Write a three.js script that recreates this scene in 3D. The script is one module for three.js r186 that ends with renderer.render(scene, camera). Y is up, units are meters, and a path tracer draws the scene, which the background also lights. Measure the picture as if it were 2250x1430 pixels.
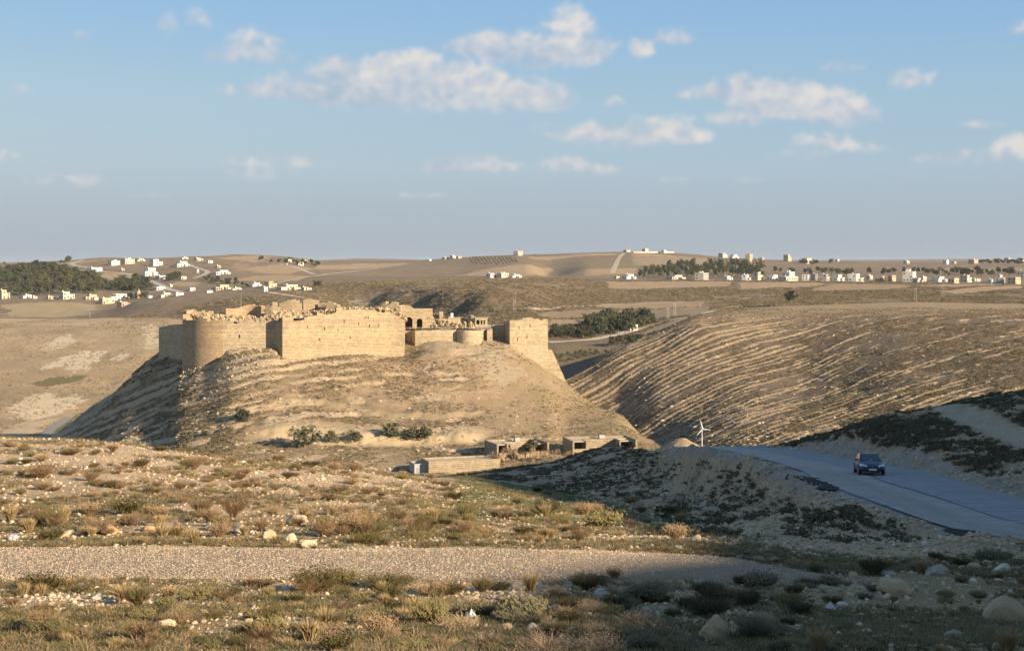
import * as THREE from 'three';
import { mergeGeometries } from 'three/addons/utils/BufferGeometryUtils.js';

// ---------------------------------------------------------------- camera, sky, sun, exposure
const FL = 3091, U0 = 1125, V0 = 585;            // focal length and eye level, in pixels of a 2250 wide picture
const EXPOSURE = 2.12;                            // the picture is exposed for low evening light
const scene = new THREE.Scene();
const camera = new THREE.PerspectiveCamera(2 * Math.atan(845 / FL) * 180 / Math.PI, 2250 / 1690, 0.5, 30000);
camera.position.set(0, 0, 0);
camera.setViewOffset(2250, 1690, 0, 260, 2250, 1430);   // lens shifted down, so that upright things stay upright
camera.updateProjectionMatrix();

const renderer = new THREE.WebGLRenderer({ antialias: true });
renderer.setSize(1024, 650);
renderer.toneMapping = THREE.LinearToneMapping;
renderer.toneMappingExposure = EXPOSURE;
renderer.shadowMap.enabled = true;

const SUN_AZ = 54 * Math.PI / 180, SUN_EL = 18 * Math.PI / 180;   // right of straight behind the camera
const sunDir = new THREE.Vector3(Math.sin(SUN_AZ) * Math.cos(SUN_EL), Math.sin(SUN_EL), Math.cos(SUN_AZ) * Math.cos(SUN_EL));
const sun = new THREE.DirectionalLight(new THREE.Color().setRGB(1, 0.795, 0.555), 5);
sun.position.copy(sunDir).multiplyScalar(2000).add(new THREE.Vector3(0, 0, -400));
sun.target.position.set(0, -20, -400);
sun.castShadow = true;
sun.shadow.mapSize.set(4096, 4096);
Object.assign(sun.shadow.camera, { left: -900, right: 900, top: 500, bottom: -500, near: 10, far: 5000 });
scene.add(sun, sun.target);

// ---------------------------------------------------------------- chance and noise
function rng(a) { return () => { a = (a + 0x6d2b79f5) | 0; let t = Math.imul(a ^ (a >>> 15), 1 | a); t = (t + Math.imul(t ^ (t >>> 7), 61 | t)) ^ t; return ((t ^ (t >>> 14)) >>> 0) / 4294967296; }; }
const clamp = (x, a = 0, b = 1) => (x < a ? a : x > b ? b : x);
const lerp = (a, b, t) => a + (b - a) * t;
const sstep = (a, b, x) => { const t = clamp((x - a) / (b - a)); return t * t * (3 - 2 * t); };
function hash2(i, j) { let h = Math.imul(i, 374761393) ^ Math.imul(j, 668265263); h = Math.imul(h ^ (h >>> 13), 1274126177); h ^= h >>> 16; return (h >>> 0) / 4294967296; }
function vnoise(x, y) {
  const i = Math.floor(x), j = Math.floor(y), fx = x - i, fy = y - j, sx = fx * fx * (3 - 2 * fx), sy = fy * fy * (3 - 2 * fy);
  const a = hash2(i, j), b = hash2(i + 1, j), c = hash2(i, j + 1), d = hash2(i + 1, j + 1);
  return a + (b - a) * sx + (c - a) * sy + (a - b - c + d) * sx * sy;
}
function fbm(x, y, n = 4) { let s = 0, a = 0.5, t = 0; for (let k = 0; k < n; k++) { s += a * vnoise(x, y); t += a; a *= 0.5; const X = x * 1.62 + y * 1.18 + 17.3; y = -x * 1.18 + y * 1.62 + 9.1; x = X; } return s / t; }
const fb = (x, y, n) => fbm(x, y, n) * 2 - 1;

// ---------------------------------------------------------------- sky: air and clouds
{
  const W = 4096, H = 2048, data = new Float32Array(W * H * 4);
  const lin = (c) => (c <= 0.04045 ? c / 12.92 : Math.pow((c + 0.055) / 1.055, 2.4));
  const L = (r, g, b) => [lin(r / 255), lin(g / 255), lin(b / 255)];
  const air = [[0, L(173, 180, 188)], [0.6, L(172, 181, 190)], [2, L(174, 186, 196)], [4, L(177, 196, 208)], [6.5, L(170, 197, 214)], [10.5, L(149, 188, 222)], [20, L(126, 166, 204)], [45, L(102, 138, 178)], [90, L(88, 120, 160)]];
  const ground = [0.30, 0.24, 0.17];
  for (let r = 0; r < H; r++) {
    const el = ((r + 0.5) / H - 0.5) * 180;
    let c = ground;
    if (el > 0) { let k = 0; while (k < air.length - 2 && air[k + 1][0] < el) k++; const t = sstep(0, 1, (el - air[k][0]) / (air[k + 1][0] - air[k][0])) * 0.35 + 0.65 * clamp((el - air[k][0]) / (air[k + 1][0] - air[k][0])); c = [0, 1, 2].map((q) => lerp(air[k][1][q], air[k + 1][1][q], t)); }
    const up = el * Math.PI / 180;
    for (let x = 0; x < W; x++) {            // clear air is paler towards and away from the sun than at right angles to it
      const o = (r * W + x) * 4, az = ((x + 0.5) / W - 0.5) * 2 * Math.PI, g = (Math.cos(az) * Math.cos(up) * sunDir.x + Math.sin(up) * sunDir.y + Math.sin(az) * Math.cos(up) * sunDir.z) ** 2, k = el > 0 ? sstep(0, 6, el) : 0;
      data[o] = c[0] * (1 + k * (0.32 * g - 0.10)); data[o + 1] = c[1] * (1 + k * (0.19 * g - 0.05)); data[o + 2] = c[2] * (1 + k * (0.08 * g - 0.01)); data[o + 3] = 1;
    }
  }
  // clouds: groups of lobes, [u, v, half width, half height, thickness]; each group carries one patch of cumulus
  const seen = [
    [[560, 205, 60, 16, .5], [742, 162, 62, 42, 1], [850, 185, 100, 62, 1], [905, 158, 78, 46, 1], [1000, 190, 110, 62, 1], [1120, 215, 130, 48, 1], [1215, 228, 60, 26, .9], [960, 232, 260, 30, .95], [650, 195, 110, 38, .7], [760, 215, 120, 30, .8]],
    [[1120, 112, 130, 46, .85], [1200, 128, 120, 44, .8], [1290, 105, 75, 62, .75], [1240, 45, 55, 44, .72], [1060, 105, 70, 28, .7]],
    [[1622, 200, 62, 40, 1], [1700, 225, 105, 52, .95], [1800, 238, 100, 48, .95], [1860, 262, 70, 36, .9], [1545, 205, 56, 22, .62], [1620, 265, 90, 22, .6]],
    [[1450, 290, 100, 40, .75], [1370, 312, 130, 30, .6], [1270, 290, 120, 26, .6], [1520, 305, 50, 22, .6]],
    [[1020, 362, 90, 24, .8], [960, 375, 80, 14, .62], [1100, 372, 60, 16, .7]], [[1235, 366, 60, 24, .78], [1310, 374, 60, 16, .7]],
    [[560, 105, 62, 44, .7], [490, 125, 56, 26, .6], [620, 132, 50, 18, .6]], [[365, 58, 26, 38, .62]], [[435, 48, 30, 32, .6]], [[180, 78, 20, 12, .6]], [[500, 200, 28, 18, .66]],
    [[1795, 310, 80, 22, .64], [1870, 325, 50, 16, .6], [1750, 345, 76, 20, .6]], [[1930, 333, 46, 12, .58]], [[2010, 178, 52, 28, .68], [1860, 145, 56, 17, .57]], [[1480, 85, 50, 26, .6]], [[1405, 112, 30, 38, .66]],
    [[2232, 335, 46, 38, .95], [2130, 350, 84, 22, .72], [2050, 352, 50, 12, .58]], [[2160, 275, 46, 13, .56]], [[130, 400, 110, 20, .63]], [[560, 385, 90, 24, .58], [610, 358, 140, 18, .58]], [[5, 350, 36, 22, .66]], [[42, 200, 34, 22, .6]], [[1345, 226, 28, 14, .6]], [[1650, 398, 56, 9, .56]], [[1480, 395, 80, 9, .55]], [[300, 430, 90, 9, .52]], [[900, 430, 80, 8, .5]],
  ];
  const groups = seen.map((g) => g.map(([u, v, w, h, t]) => { const a = Math.atan((u - U0) / FL); return [a * FL, Math.atan((V0 - v) / FL * Math.cos(a)) * FL, w, h, t]; }));
  const r = rng(77);
  for (let k = 1; k < 8; k++) for (const g of seen) {          // the same kind of scattered cumulus all round and overhead
    const da = k * 0.785 * FL + (r() - 0.5) * 600, up = 1 + r() * 0.6 + (r() < 0.25 ? 2.5 * r() : 0), s = 0.8 + r() * 0.6;
    groups.push(g.map(([u, v, w, h, t]) => [(u - U0) + da, (V0 - v) * up, w * s, h * s, t]));
  }
  for (let k = 0; k < 46; k++) { const x = (r() - 0.5) * 6.283 * FL, y = (0.26 + r() * 0.9) * FL, n = 3 + Math.floor(r() * 5), g = []; for (let q = 0; q < n; q++) g.push([x + (r() - 0.5) * 500, y + (r() - 0.5) * 90, 120 + r() * 190, 50 + r() * 70, 0.6 + r() * 0.35]); groups.push(g); }
  const bright = L(233, 226, 219), mid = L(203, 205, 213), dark = L(172, 183, 203);
  const pxx = FL * 2 * Math.PI / W;
  for (const g of groups) {
    let x0 = 1e9, x1 = -1e9, y0 = 1e9, y1 = -1e9;
    for (const [x, y, w, h] of g) { x0 = Math.min(x0, x - w * 1.7); x1 = Math.max(x1, x + w * 1.7); y0 = Math.min(y0, y - h * 1.7); y1 = Math.max(y1, y + h * 1.7); }
    const size = Math.max(...g.map((l) => l[3]));
    const body = (x, y) => {           // thickness of the patch there
      let m = 0;
      for (const [cx, cy, w, h, t] of g) { const dx = (x - cx) / w, dy = (y - cy) / (y < cy ? h * 0.62 : h), q = 1 - (dx * dx + dy * dy) * 0.62; if (q > 0) m = m + q * t - m * q * t; }
      return m;
    };
    const yb = Math.min(...g.map((l) => l[1] - l[3] * 0.75));
    const curl = (x, y) => { const q = fbm(x / 42 + 11, y / 34 + 2, 3); return 1 - Math.abs(2 * q - 1) * 1.6; };
    const grainy = (x, y) => fbm(x / 75 + 31, y / 52 + 7, 3) * 0.42 + curl(x, y) * 0.26 + fbm(x / 19 + 3, y / 16, 4) * 0.32;
    const dens = (x, y, k = grainy(x, y)) => {
      const m = body(x, y); if (m <= 0.01) return 0;
      return sstep(0.22, 0.92, m * 1.06 + (k - 0.5) * 1.1) * (0.25 + 0.75 * sstep(yb - size * 0.25, yb + size * 0.8, y));
    };
    for (let rr = Math.max(H / 2 + 3, Math.floor((y0 / FL / Math.PI + 0.5) * H)); rr <= Math.min(H - 1, Math.ceil((y1 / FL / Math.PI + 0.5) * H)); rr++) {
      const y = ((rr + 0.5) / H - 0.5) * Math.PI * FL, stretch = 1 / Math.max(0.25, Math.cos(y / FL));
      const mx = (x0 + x1) / 2;
      for (let x = mx + (x0 - mx) * stretch; x <= mx + (x1 - mx) * stretch; x += pxx) {
        const xs = mx + (x - mx) / stretch, k0 = grainy(xs, y), d0 = dens(xs, y, k0);
        if (d0 < 0.004) continue;
        const wide = Math.max(60, (x1 - x0) * 0.3), lit = clamp(0.30 + 0.42 * clamp((y - yb) / (size * 1.7)) + 0.16 * clamp((xs - mx) / wide, -1, 1) + (k0 - 0.5) * 1.5 + (grainy(xs - 14, y - 12) - grainy(xs + 14, y + 12)) * -0.6);
        const c = lit > 0.5 ? [0, 1, 2].map((q) => lerp(mid[q], bright[q], lit * 2 - 1)) : [0, 1, 2].map((q) => lerp(dark[q], mid[q], lit * 2));
        const low = sstep(20, 330, y), a = d0 * (0.42 + 0.42 * low) * (0.7 + 0.3 * lit);
        let col = Math.floor(((x / FL - Math.PI / 2) / (2 * Math.PI) + 0.5) * W); col = ((col % W) + W) % W;
        const o = (rr * W + col) * 4;
        for (let q = 0; q < 3; q++) data[o + q] = lerp(data[o + q], c[q], a);
      }
    }
  }
  for (let k = 0; k < data.length; k++) if (k % 4 < 3) data[k] /= EXPOSURE;
  const sky = new THREE.DataTexture(data, W, H, THREE.RGBAFormat, THREE.FloatType);
  sky.mapping = THREE.EquirectangularReflectionMapping; sky.magFilter = THREE.LinearFilter; sky.needsUpdate = true;
  scene.background = sky; scene.environment = sky;
}

// ---------------------------------------------------------------- names, labels, small mesh builder
const taken = new Map();
function numbered(name) { const n = taken.get(name) ?? 0; taken.set(name, n + 1); return n ? `${name}_${String(n).padStart(3, '0')}` : name; }
function tag(o, label, category, group) { o.userData.label = label; o.userData.category = category; if (group) o.userData.group = group; return o; }
function add(o, name) { o.name = numbered(name ?? o.name); scene.add(o); return o; }
function shade(o) { o.traverse((m) => { if (m.isMesh) { m.castShadow = true; m.receiveShadow = true; } }); return o; }
function part(name, g, m, parent) { const o = new THREE.Mesh(g, m); o.name = name; o.castShadow = o.receiveShadow = true; if (parent) parent.add(o); return o; }
function thing(name, label, category, group) { const o = new THREE.Group(); tag(o, label, category, group); add(o, name); return o; }
function copyOf(o, label, group) { const c = o.clone(); c.userData = { ...o.userData }; if (label) c.userData.label = label; if (group) c.userData.group = group; add(c, o.name.replace(/_\d{3,}$/, '')); return c; }
function struct(name, g, m) { const o = part(name, g, m); o.userData.kind = 'structure'; add(o, name); return o; }
class MB {                                  // collects triangles
  constructor() { this.p = []; this.t = []; this.c = null; }
  tri(a, b, c, ua, ub, uc) { this.p.push(...a, ...b, ...c); this.t.push(...(ua ?? [0, 0]), ...(ub ?? [0, 0]), ...(uc ?? [0, 0])); return this; }
  quad(a, b, c, d, ua, ub, uc, ud) { this.tri(a, b, c, ua, ub, uc); return this.tri(a, c, d, ua, uc, ud); }
  box(cx, cy, cz, w, h, d, ry = 0) {
    const x = w / 2, y = h / 2, z = d / 2, co = Math.cos(ry), si = Math.sin(ry);
    const q = (a, b, c) => [cx + a * co + c * si, cy + b, cz - a * si + c * co];
    const f = (a, b, c, d2, uw, uh) => this.quad(a, b, c, d2, [0, 0], [uw, 0], [uw, uh], [0, uh]);
    f(q(-x, -y, z), q(x, -y, z), q(x, y, z), q(-x, y, z), w, h); f(q(x, -y, -z), q(-x, -y, -z), q(-x, y, -z), q(x, y, -z), w, h);
    f(q(x, -y, z), q(x, -y, -z), q(x, y, -z), q(x, y, z), d, h); f(q(-x, -y, -z), q(-x, -y, z), q(-x, y, z), q(-x, y, -z), d, h);
    f(q(-x, y, z), q(x, y, z), q(x, y, -z), q(-x, y, -z), w, d); f(q(-x, -y, -z), q(x, -y, -z), q(x, -y, z), q(-x, -y, z), w, d);
    return this;
  }
  bar(a, b, ra, rb = ra, n = 6) {
    const A = new THREE.Vector3(...a), B = new THREE.Vector3(...b), D = B.clone().sub(A).normalize(), S = Math.abs(D.y) < 0.9 ? new THREE.Vector3(0, 1, 0) : new THREE.Vector3(1, 0, 0), X = S.cross(D).normalize(), Y = D.clone().cross(X);
    const ring = (c, r) => Array.from({ length: n }, (_, k) => { const q = k / n * 6.2832; return [c.x + (X.x * Math.cos(q) + Y.x * Math.sin(q)) * r, c.y + (X.y * Math.cos(q) + Y.y * Math.sin(q)) * r, c.z + (X.z * Math.cos(q) + Y.z * Math.sin(q)) * r]; });
    const r0 = ring(A, ra), r1 = ring(B, rb);
    for (let k = 0; k < n; k++) { const l = (k + 1) % n; this.quad(r0[k], r0[l], r1[l], r1[k]); this.tri(b, r1[k], r1[l]); this.tri(a, r0[l], r0[k]); }
    return this;
  }
  geo() {
    const g = new THREE.BufferGeometry();
    g.setAttribute('position', new THREE.Float32BufferAttribute(this.p, 3)); g.setAttribute('uv', new THREE.Float32BufferAttribute(this.t, 2));
    if (this.c) g.setAttribute('color', new THREE.Float32BufferAttribute(this.c, 3));
    g.computeVertexNormals(); return g;
  }
}
const col = (r, g, b) => new THREE.Color().setRGB(r, g, b);
const std = (c, roughness = 0.95, extra = {}) => new THREE.MeshStandardMaterial({ color: c, roughness, ...extra });

// textures: grain only, in metres
function tex(n, f, srgb = false, metres = 1) {
  const a = new Uint8Array(n * n * 4);
  for (let j = 0; j < n; j++) for (let i = 0; i < n; i++) { const c = f(i, j, n), o = (j * n + i) * 4; a[o] = clamp(c[0], 0, 255); a[o + 1] = clamp(c[1], 0, 255); a[o + 2] = clamp(c[2], 0, 255); a[o + 3] = 255; }
  const t = new THREE.DataTexture(a, n, n, THREE.RGBAFormat); t.wrapS = t.wrapT = THREE.RepeatWrapping; t.magFilter = THREE.LinearFilter; t.minFilter = THREE.LinearMipmapLinearFilter; t.generateMipmaps = true;
  if (srgb) t.colorSpace = THREE.SRGBColorSpace; t.repeat.set(1 / metres, 1 / metres); t.needsUpdate = true; return t;
}
// noise that repeats after p cells
function tnoise(x, y, p) { const i = Math.floor(x), j = Math.floor(y), fx = x - i, fy = y - j, sx = fx * fx * (3 - 2 * fx), sy = fy * fy * (3 - 2 * fy), m = (k) => ((k % p) + p) % p; const a = hash2(m(i), m(j)), b = hash2(m(i + 1), m(j)), c = hash2(m(i), m(j + 1)), d = hash2(m(i + 1), m(j + 1)); return a + (b - a) * sx + (c - a) * sy + (a - b - c + d) * sx * sy; }
function tfbm(x, y, p, n) { let s = 0, a = 0.5, t = 0; for (let k = 0; k < n; k++) { s += a * tnoise(x, y, p); t += a; a *= 0.55; x *= 2; y *= 2; p *= 2; } return s / t; }

// ---------------------------------------------------------------- terrain
// Each sheet is a height field over the plan. Its profiles run away from the viewpoint: bearing u (pixels of the picture), then pairs [distance, v].
function pchip(xs, ys) {
  const n = xs.length, h = [], s = [], m = new Array(n).fill(0);
  for (let k = 0; k < n - 1; k++) { h[k] = xs[k + 1] - xs[k]; s[k] = (ys[k + 1] - ys[k]) / h[k]; }
  for (let k = 1; k < n - 1; k++) m[k] = s[k - 1] * s[k] <= 0 ? 0 : (3 * (h[k - 1] + h[k])) / ((2 * h[k] + h[k - 1]) / s[k - 1] + (h[k] + 2 * h[k - 1]) / s[k]);
  m[0] = s[0] ?? 0; m[n - 1] = s[n - 2] ?? 0;
  return (x) => {
    if (x <= xs[0]) return ys[0]; if (x >= xs[n - 1]) return ys[n - 1];
    let k = 0; while (xs[k + 1] < x) k++;
    const t = (x - xs[k]) / h[k], t2 = t * t, t3 = t2 * t;
    return (2 * t3 - 3 * t2 + 1) * ys[k] + (t3 - 2 * t2 + t) * h[k] * m[k] + (-2 * t3 + 3 * t2) * ys[k + 1] + (t3 - t2) * h[k] * m[k + 1];
  };
}
class Field {
  constructor(cols) { this.u = cols.map((c) => c[0]); this.f = cols.map(([, ...q]) => { const xs = [], ys = []; for (let k = 0; k < q.length; k += 2) { xs.push(Math.log(q[k])); ys.push(-(q[k + 1] - V0) / FL * q[k]); } return pchip(xs, ys); }); }
  h(u, d) {
    const U = this.u, n = U.length, l = Math.log(d);
    if (u <= U[0]) return this.f[0](l); if (u >= U[n - 1]) return this.f[n - 1](l);
    let k = 0; while (U[k + 1] < u) k++;
    const a = this.f[k](l), b = this.f[k + 1](l), hk = U[k + 1] - U[k], s = (b - a) / hk;
    let ma = s, mb = s;
    const sl = (s0, s1, h0, h1) => (s0 * s1 <= 0 ? 0 : (3 * (h0 + h1)) / ((2 * h1 + h0) / s0 + (h1 + 2 * h0) / s1));
    if (k > 0) { const h0 = U[k] - U[k - 1]; ma = sl((a - this.f[k - 1](l)) / h0, s, h0, hk); }
    if (k < n - 2) { const h1 = U[k + 2] - U[k + 1]; mb = sl(s, (this.f[k + 2](l) - b) / h1, hk, h1); }
    const t = (u - U[k]) / hk, t2 = t * t, t3 = t2 * t;
    return (2 * t3 - 3 * t2 + 1) * a + (t3 - 2 * t2 + t) * hk * ma + (-2 * t3 + 3 * t2) * b + (t3 - t2) * hk * mb;
  }
}
const uOf = (x, d) => U0 + FL * x / d, xOf = (u, d) => (u - U0) / FL * d;

const FG = new Field([
  [-200, 6, 1900, 12, 1640, 20, 1432, 28, 1330, 34, 1272, 37, 1235, 40, 1203, 45, 1178, 55, 1115, 70, 1035, 85, 968, 92, 955, 110, 970, 150, 1040, 250, 1060, 345, 1070],
  [0, 6, 1900, 12, 1640, 20, 1432, 28, 1330, 34, 1272, 37, 1235, 40, 1203, 45, 1178, 55, 1118, 70, 1040, 85, 976, 92, 964, 110, 975, 150, 1040, 250, 1060, 345, 1070],
  [200, 6, 1900, 12, 1640, 20, 1432, 28, 1330, 34, 1272, 37, 1235, 40, 1203, 45, 1180, 55, 1120, 70, 1044, 85, 984, 94, 972, 112, 985, 150, 1040, 250, 1060, 345, 1068],
  [400, 6, 1900, 12, 1640, 20, 1432, 28, 1330, 34, 1272, 37, 1236, 40, 1204, 45, 1182, 55, 1125, 70, 1060, 85, 1010, 98, 994, 115, 1004, 150, 1045, 250, 1060, 345, 1065],
  [800, 6, 1900, 12, 1640, 20, 1432, 28, 1332, 34, 1274, 37, 1238, 40, 1206, 45, 1186, 60, 1128, 80, 1068, 100, 1036, 115, 1033, 140, 1045, 200, 1058, 345, 1062],
  [1000, 6, 1900, 12, 1640, 20, 1434, 28, 1334, 34, 1274, 37, 1240, 40, 1208, 45, 1188, 60, 1138, 80, 1092, 100, 1068, 130, 1056, 160, 1054, 200, 1052, 260, 1047, 345, 1042],
  [1200, 6, 1900, 12, 1640, 20, 1436, 28, 1336, 34, 1276, 37, 1242, 40, 1212, 45, 1194, 50, 1178, 60, 1150, 80, 1112, 110, 1088, 150, 1082, 190, 1075, 220, 1040, 250, 1018, 290, 1030, 345, 1045],
  [1350, 6, 1900, 12, 1640, 20, 1436, 28, 1338, 34, 1276, 37, 1244, 40, 1216, 50, 1186, 60, 1162, 80, 1130, 110, 1108, 150, 1102, 180, 1094, 205, 1040, 230, 992, 260, 985, 300, 1010, 345, 1040],
  [1500, 6, 1900, 12, 1640, 20, 1436, 28, 1340, 34, 1278, 37, 1246, 40, 1220, 50, 1188, 60, 1168, 80, 1145, 110, 1128, 140, 1122, 165, 1090, 185, 1030, 200, 985, 215, 967, 250, 985, 300, 1020],
  [1560, 6, 1900, 12, 1640, 20, 1436, 28, 1342, 34, 1280, 37, 1248, 40, 1224, 50, 1190, 60, 1168, 80, 1146, 100, 1130, 125, 1108, 145, 1070, 158, 1015, 170, 988, 185, 976, 200, 966, 220, 972, 260, 1000, 320, 1020],
  [1650, 6, 1900, 12, 1640, 20, 1436, 28, 1344, 34, 1284, 37, 1252, 40, 1230, 50, 1195, 60, 1168, 75, 1142, 95, 1112, 112, 1078, 125, 1035, 140, 1008, 160, 994, 185, 985, 215, 990, 260, 1005, 320, 1020],
  [1800, 6, 1900, 12, 1640, 20, 1436, 28, 1348, 34, 1290, 40, 1240, 50, 1202, 60, 1170, 67, 1138, 75, 1122, 85, 1092, 95, 1075, 110, 1030, 126, 994, 145, 978, 165, 966, 195, 962, 230, 985, 300, 1010],
  [2000, 6, 1900, 12, 1640, 20, 1436, 28, 1352, 34, 1298, 40, 1252, 50, 1214, 60, 1192, 70, 1166, 78, 1135, 90, 1075, 101, 1030, 112, 1000, 128, 960, 150, 926, 175, 908, 210, 925, 260, 960, 330, 985],
  [2250, 6, 1900, 12, 1640, 20, 1436, 28, 1356, 34, 1304, 40, 1262, 48, 1228, 55, 1206, 62, 1203, 80, 1086, 86, 1062, 96, 1018, 112, 962, 138, 898, 165, 866, 205, 885, 260, 920, 330, 960],
  [2500, 6, 1900, 12, 1640, 20, 1436, 28, 1360, 34, 1310, 40, 1270, 50, 1250, 68, 1130, 76, 1070, 90, 1005, 110, 935, 138, 870, 165, 836, 205, 850, 260, 890, 330, 940],
]);
const roadY = pchip([30, 45, 55, 71, 85, 99, 120, 143, 160, 178, 200, 225, 260, 345], [-8.6, -10.2, -11.3, -12.65, -13.5, -14.6, -16.9, -19.3, -21.0, -23, -25.7, -30, -38, -52]);
const roadX = pchip([30, 55, 72, 88, 105, 128, 165, 200, 260, 345], [26.5, 25.6, 24.6, 24.2, 25.6, 27.8, 28.6, 28, 26, 24]);
const ROAD_HALF = 4.8;
function rawF(u, d) {
  const x = xOf(u, d); let y = FG.h(u, d);
  if (d > 40) { const e = Math.abs(x - roadX(d)), k = 1 - sstep(ROAD_HALF + 0.5, ROAD_HALF + 3.4, e); if (k > 0) y = lerp(y, roadY(d) - 0.03, k); }
  return y;
}
const onTrack = (x, d) => { const c = 37 - 1.6 * sstep(2, 12, x) + 0.35 * Math.sin(x * 0.22), w = (3.0 - 0.6 * sstep(4, 14, x)) * (1 - 0.95 * sstep(5.5, 9.5, x)); return 1 - sstep(w - 0.25, w + 0.35, Math.abs(d - c + 0.35 * fb(x / 2.2, d / 2.2, 2))); };
function hF(x, d) {
  const u = uOf(x, d); let y = rawF(u, d);
  const e = Math.abs(x - roadX(d)), road = d > 40 ? 1 - sstep(ROAD_HALF, ROAD_HALF + 1.6, e) : 0, tr = x < 14 ? onTrack(x, d) : 0, rough = 1 - Math.max(road, tr * 0.9);
  const wild = sstep(95, 190, d), em = sstep(6, 13, x) * sstep(42, 55, d) * (1 - sstep(170, 210, d));
  y += rough * ((0.16 + 0.25 * wild + 0.5 * em) * fb(x / 5.5, d / 5.5, 3) + (0.05 + 0.18 * wild + 0.24 * em) * fb(x / 1.3 + 9, d / 1.3, 3) + 0.035 * fb(x / 0.35, d / 0.35, 2));
  y += em * rough * 0.45 * Math.max(0, 1 - Math.abs(e - 6.4 - 0.8 * fb(d / 6, 3)) / 1.3);     // rubble heaped along the shoulder
  return y;
}
const CH = new Field([
  [-100, 345, 1110, 400, 1070, 480, 1040, 560, 1010, 660, 985],
  [0, 345, 1100, 420, 1062, 500, 1030, 600, 1000, 660, 985],
  [100, 345, 1100, 420, 1052, 500, 1002, 560, 964, 600, 968, 660, 975],
  [200, 345, 1095, 400, 1055, 460, 1003, 505, 957, 548, 896, 575, 902, 620, 950, 660, 966],
  [300, 345, 1092, 385, 1053, 445, 988, 478, 931, 501, 868, 518, 815, 542, 820, 590, 872, 660, 970],
  [350, 345, 1092, 385, 1051, 438, 986, 469, 927, 493, 858, 508, 800, 518, 783, 540, 771, 580, 800, 640, 930, 660, 960],
  [400, 345, 1090, 380, 1048, 421, 985, 450, 927, 475, 860, 490, 817, 501, 794, 520, 750, 545, 730, 585, 745, 640, 900, 660, 940],
  [450, 345, 1088, 378, 1047, 414, 985, 443, 922, 468, 850, 482, 805, 490, 786, 512, 735, 545, 718, 585, 725, 640, 890, 660, 930],
  [520, 345, 1086, 376, 1046, 406, 988, 435, 918, 460, 838, 474, 782, 483, 767, 492, 755, 512, 718, 545, 712, 585, 720, 640, 880, 660, 930],
  [590, 345, 1086, 376, 1046, 405, 986, 434, 918, 458, 838, 471, 775, 480, 765, 492, 755, 512, 716, 545, 710, 585, 718, 640, 875, 660, 930],
  [640, 345, 1085, 376, 1045, 405, 985, 432, 920, 455, 850, 470, 798, 478, 788, 494, 765, 514, 715, 545, 708, 585, 715, 640, 870, 660, 930],
  [760, 345, 1080, 378, 1043, 407, 982, 433, 920, 457, 850, 474, 792, 484, 780, 500, 755, 518, 712, 545, 706, 585, 715, 640, 865, 660, 930],
  [880, 345, 1075, 380, 1040, 410, 978, 435, 920, 460, 852, 480, 795, 491, 784, 504, 742, 520, 718, 545, 712, 585, 720, 640, 860, 660, 930],
  [960, 345, 1068, 380, 1037, 412, 974, 438, 917, 462, 845, 483, 778, 495, 752, 506, 734, 520, 722, 545, 716, 585, 724, 640, 855, 660, 930],
  [1040, 345, 1060, 380, 1034, 415, 968, 442, 910, 466, 842, 485, 782, 496, 757, 508, 735, 525, 724, 545, 720, 585, 735, 640, 870, 660, 930],
  [1110, 345, 1056, 380, 1030, 416, 964, 446, 906, 470, 848, 488, 785, 498, 754, 510, 742, 530, 732, 550, 740, 585, 790, 640, 900, 660, 940],
  [1160, 345, 1052, 380, 1026, 418, 962, 448, 906, 472, 850, 490, 798, 500, 785, 520, 780, 550, 810, 600, 890, 660, 950],
  [1204, 345, 1050, 380, 1022, 420, 960, 450, 906, 475, 856, 493, 818, 504, 812, 525, 825, 560, 870, 620, 930, 660, 955],
  [1246, 345, 1046, 380, 1022, 425, 962, 455, 912, 480, 870, 500, 843, 520, 852, 560, 900, 620, 945, 660, 960],
  [1350, 345, 1045, 380, 1015, 415, 968, 442, 928, 464, 906, 485, 916, 530, 950, 600, 975, 660, 990],
  [1440, 345, 1045, 380, 1008, 405, 984, 426, 970, 446, 978, 480, 1000, 560, 1015, 660, 1015],
  [1560, 345, 1060, 400, 1045, 440, 1030, 500, 1020, 560, 1015, 660, 1010],
]);
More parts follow.
